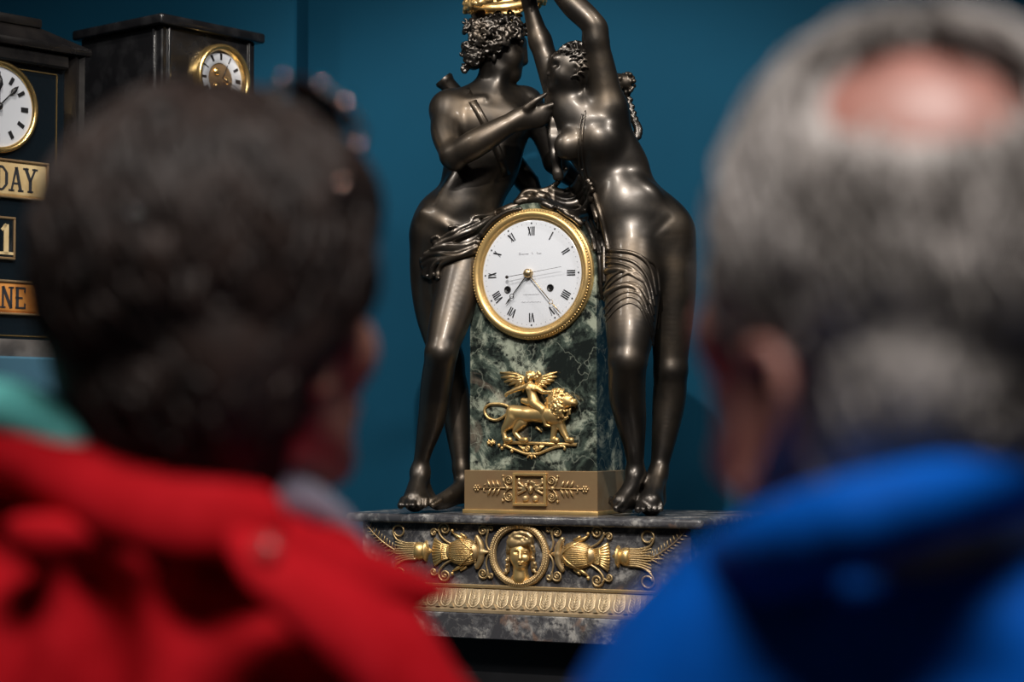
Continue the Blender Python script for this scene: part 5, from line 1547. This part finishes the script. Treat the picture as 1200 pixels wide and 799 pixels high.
# sunglasses pushed up on the hair
gx = lambda x, y, z: q(x, y, z)
gl_root = empty('sunglasses', gx(0, .06, .105), 38)
tag(gl_root, 'dark sunglasses, rose gold beads added for glints, pushed up on the dark wavy hair', 'sunglasses')
tl = A.T @ np.array((0, .62, .78)); upv = A.T @ np.array((0, -.78, .62)); rv = A[0]
for sg in (-1, 1):
    tl_ = tl + rv * sg * .25; tl_ /= np.linalg.norm(tl_); rs = rv - tl_ * np.dot(rv, tl_); rs /= np.linalg.norm(rs); us = np.cross(tl_, rs) * (-1 if np.dot(np.cross(tl_, rs), upv) < 0 else 1)
    c = gx(sg * .035, .052, .1105)
    ring = [c + rs * math.cos(t) * .031 + us * math.sin(t) * .022 for t in np.linspace(0, 2 * math.pi, 25)]
    MB().tube(ring, .0026, 6).build('rim', M_tort, gl_root)
    MB().lathe(c, tl_, rs, [(.0205, -.001), (.0205, .001)], 24).build('lens', M_lens, gl_root)
    hinge = c + rs * sg * .031 + us * .004
    MB().tube(smoothpath([hinge, gx(sg * .092, .028, .084), gx(sg * .102, -.006, .050)], 5), [.0024] * 9 + [.0022, .0018], 6).build('temple', M_tort, gl_root)
    for t_ in (.9, 2.0, 2.6): MB().ball(c + rs * math.cos(t_) * .0335 * 1 + us * math.sin(t_) * .0245, .0030, 8).build('glint_bead', M_rose, gl_root)  # small metal balls added to make highlights on the dark rim
    MB().ball(gx(sg * .0965, .020, .079), .0036, 8).build('glint_bead', M_rose, gl_root); MB().ball(gx(sg * .102, -.002, .055), .0036, 8).build('glint_bead', M_rose, gl_root)  # two more added along the temple for its glints
    MB().ball(hinge, .0042, 8).build('hinge', M_rose, gl_root)
MB().tube([gx(-.006, .054, .120), gx(0, .055, .122), gx(.006, .054, .120)], .0024, 6).build('bridge', M_tort, gl_root)
# small clip in the hair
bvw = bvh_of(whair_geo)
p0 = on(bvw, 140, 242, .004); p1 = on(bvw, 156, 250, .004)
cl = empty('hair_clip', p0, 35); tag(cl, 'small silver hair clip at the back of the dark wavy hair', 'hair clip')
MB().tube([p0, (p0 + p1) / 2 - YD * .002, p1], .0012, 6).build('clip_bar', M_silver, cl)
for p in (p0, p1): MB().ball(p - YD * .001, .0020, 8).build('clip_bead', M_silver, cl)

# ---------------------------------------------------------------- grey-haired man in the blue jacket
ND = .97; SN = ND / F
def n_(px, py, d=0.0): return W(px, py, ND + d)
HC2 = n_(1040, 312); A2 = axes(-36, 10)
mx_, my_ = float(n_(1045, 500)[0]) + .005, 1.0
man = empty('person', (mx_, my_, 0), -15)
tag(man, 'person with short grey hair and a bald crown in a blue jacket with back turned', 'person')
v, q = head(HC2, A2, 1.0, ear_drop=.048)
v.chain([q(0, -.03, -.06), q(0, -.035, -.13), np.array((mx_, my_, q(0, 0, -.22)[2]))], [.062, .062, .08], .03)
v.cap(np.array((mx_, my_ + .03, 1.34)), np.array((mx_, my_ + .03, 1.05)), .07, .07, .05)
V, Q = v.mesh(.0034); link_mesh('body', V, Q, M_skin2, man)
v = Vol()
v.ell(q(0, -.012, .014), (.084, .101, .104), A2, k=.02); v.ell(q(0, -.055, -.05), (.074, .055, .075), A2, k=.03); v.ell(q(0, -.050, -.085), (.066, .050, .080), A2, k=.03)
v.ell(q(0, .125, -.05), (.12, .10, .13), A2, k=.02, op='-')
for sg in (-1, 1): v.ell(q(sg * .095, .03, -.098), (.045, .055, .060), A2, k=.015, op='-')
crown = n_(1072, 84, -.088)
v.ell(crown, (.058, .045, .030), None, k=.02, op='-')
V, Q = v.mesh(.0036, post=lumpy(.0032, 90, 6)); link_mesh('hair', V, Q, M_hair2, man)
inv = lambda p: A2 @ (np.array(p) - HC2)
cr_l = inv(crown)
def keepm(c):
    if c[2] < -.15: return False
    if c[1] > .055 and c[2] < .09: return False
    if abs(c[0]) > .05 and c[1] > -.005 and c[2] < -.075: return False
    P3 = HC2 + A2.T @ c; d = (P3 - crown) / np.array((.056, .06, .028))
    if np.dot(d, d) < (1 if int(abs(c[0]) * 1e5) % 9 else .35): return False
    return True
lk = locks(HC2, A2, (.089, .106, .111), np.array((0, -.012, .012)), 2800, .075, .0016, .28, 33, keepm)
lk2 = locks(HC2, A2, (.077, .058, .078), np.array((0, -.055, -.05)), 1400, .06, .0015, .28, 34, keepm)
lk.add(lk2.v, lk2.f); lk3 = locks(HC2, A2, (.069, .053, .083), np.array((0, -.050, -.085)), 700, .05, .0015, .28, 35, lambda c: -.165 < c[2] < -.03 and c[1] < -.02)
lk.add(lk3.v, lk3.f)
lo_ = lk.build('hair_locks', M_hair2, man); lo_['kind'] = 'stuff'
v = Vol(); AB = axes(-15); c0 = np.array((mx_, my_, 0))
v.chain([n_(1060, 745, .04), n_(930, 800, .03), n_(830, 880, .03), n_(770, 1000, .05)], [.07, .066, .062, .058], .03)
v.chain([n_(1060, 745, .04), n_(1200, 780, .03), n_(1330, 850, .05), n_(1400, 980, .06)], [.07, .066, .062, .058], .03)
v.chain([c0 + ZU * 1.30, c0 + ZU * 1.12, c0 + ZU * .95, c0 + ZU * .80], [.16, .18, .185, .185], .05, flat=(AB[1], .72))
v.cap(c0 + AB[0] * .08 + ZU * 1.27, c0 - AB[0] * .08 + ZU * 1.27, .09, .09, .05)
for sh, sg in ((np.array(n_(770, 1000, .05)), -1), (np.array(n_(1400, 980, .06)), 1)):
    el = c0 + AB[0] * sg * .255 - AB[1] * .05 + ZU * 1.02; pk = c0 + AB[0] * sg * .17 + AB[1] * .10 + ZU * .88
    v.chain([sh, el, pk], [.06, .054, .048], .02)
v.ell(n_(1150, 815, .02), (.135, .125, .090), None, k=.05)
for pts in ([(880, 700), (830, 760), (780, 850)],):
    v.chain([n_(x, y, -.03) for x, y in pts], [.02] * 3, .03)
for pts, d in (([(800, 690), (870, 712), (940, 735), (1040, 775), (1150, 800)], -.108), ([(1130, 650), (1210, 655), (1290, 645)], -.118)):
    v.chain([n_(x, y, d) for x, y in pts], [.020] * len(pts), .03, op='-')
V, Q = v.mesh(.0055, post=lumpy(.003, 38, 9)); jacket = link_mesh('jacket', V, Q, M_blue, man)
v = Vol()
v.chain([n_(1140, 640, .17), n_(1260, 590, .14), n_(1320, 545, .07), n_(1290, 538, .0), n_(1200, 553, -.055), n_(1110, 580, -.092), n_(1000, 612, -.102), n_(920, 642, -.072), n_(862, 676, -.01), n_(836, 706, .05), n_(880, 730, .13), n_(990, 720, .175)], [.012, .016, .018, .019, .020, .020, .021, .022, .020, .016, .014, .010], .012)
V, Q = v.mesh(.0042, post=lumpy(.0015, 60, 12)); link_mesh('jacket_collar', V, Q, M_blue, jacket)
legs(mx_, my_, .92, -15, man, .8)
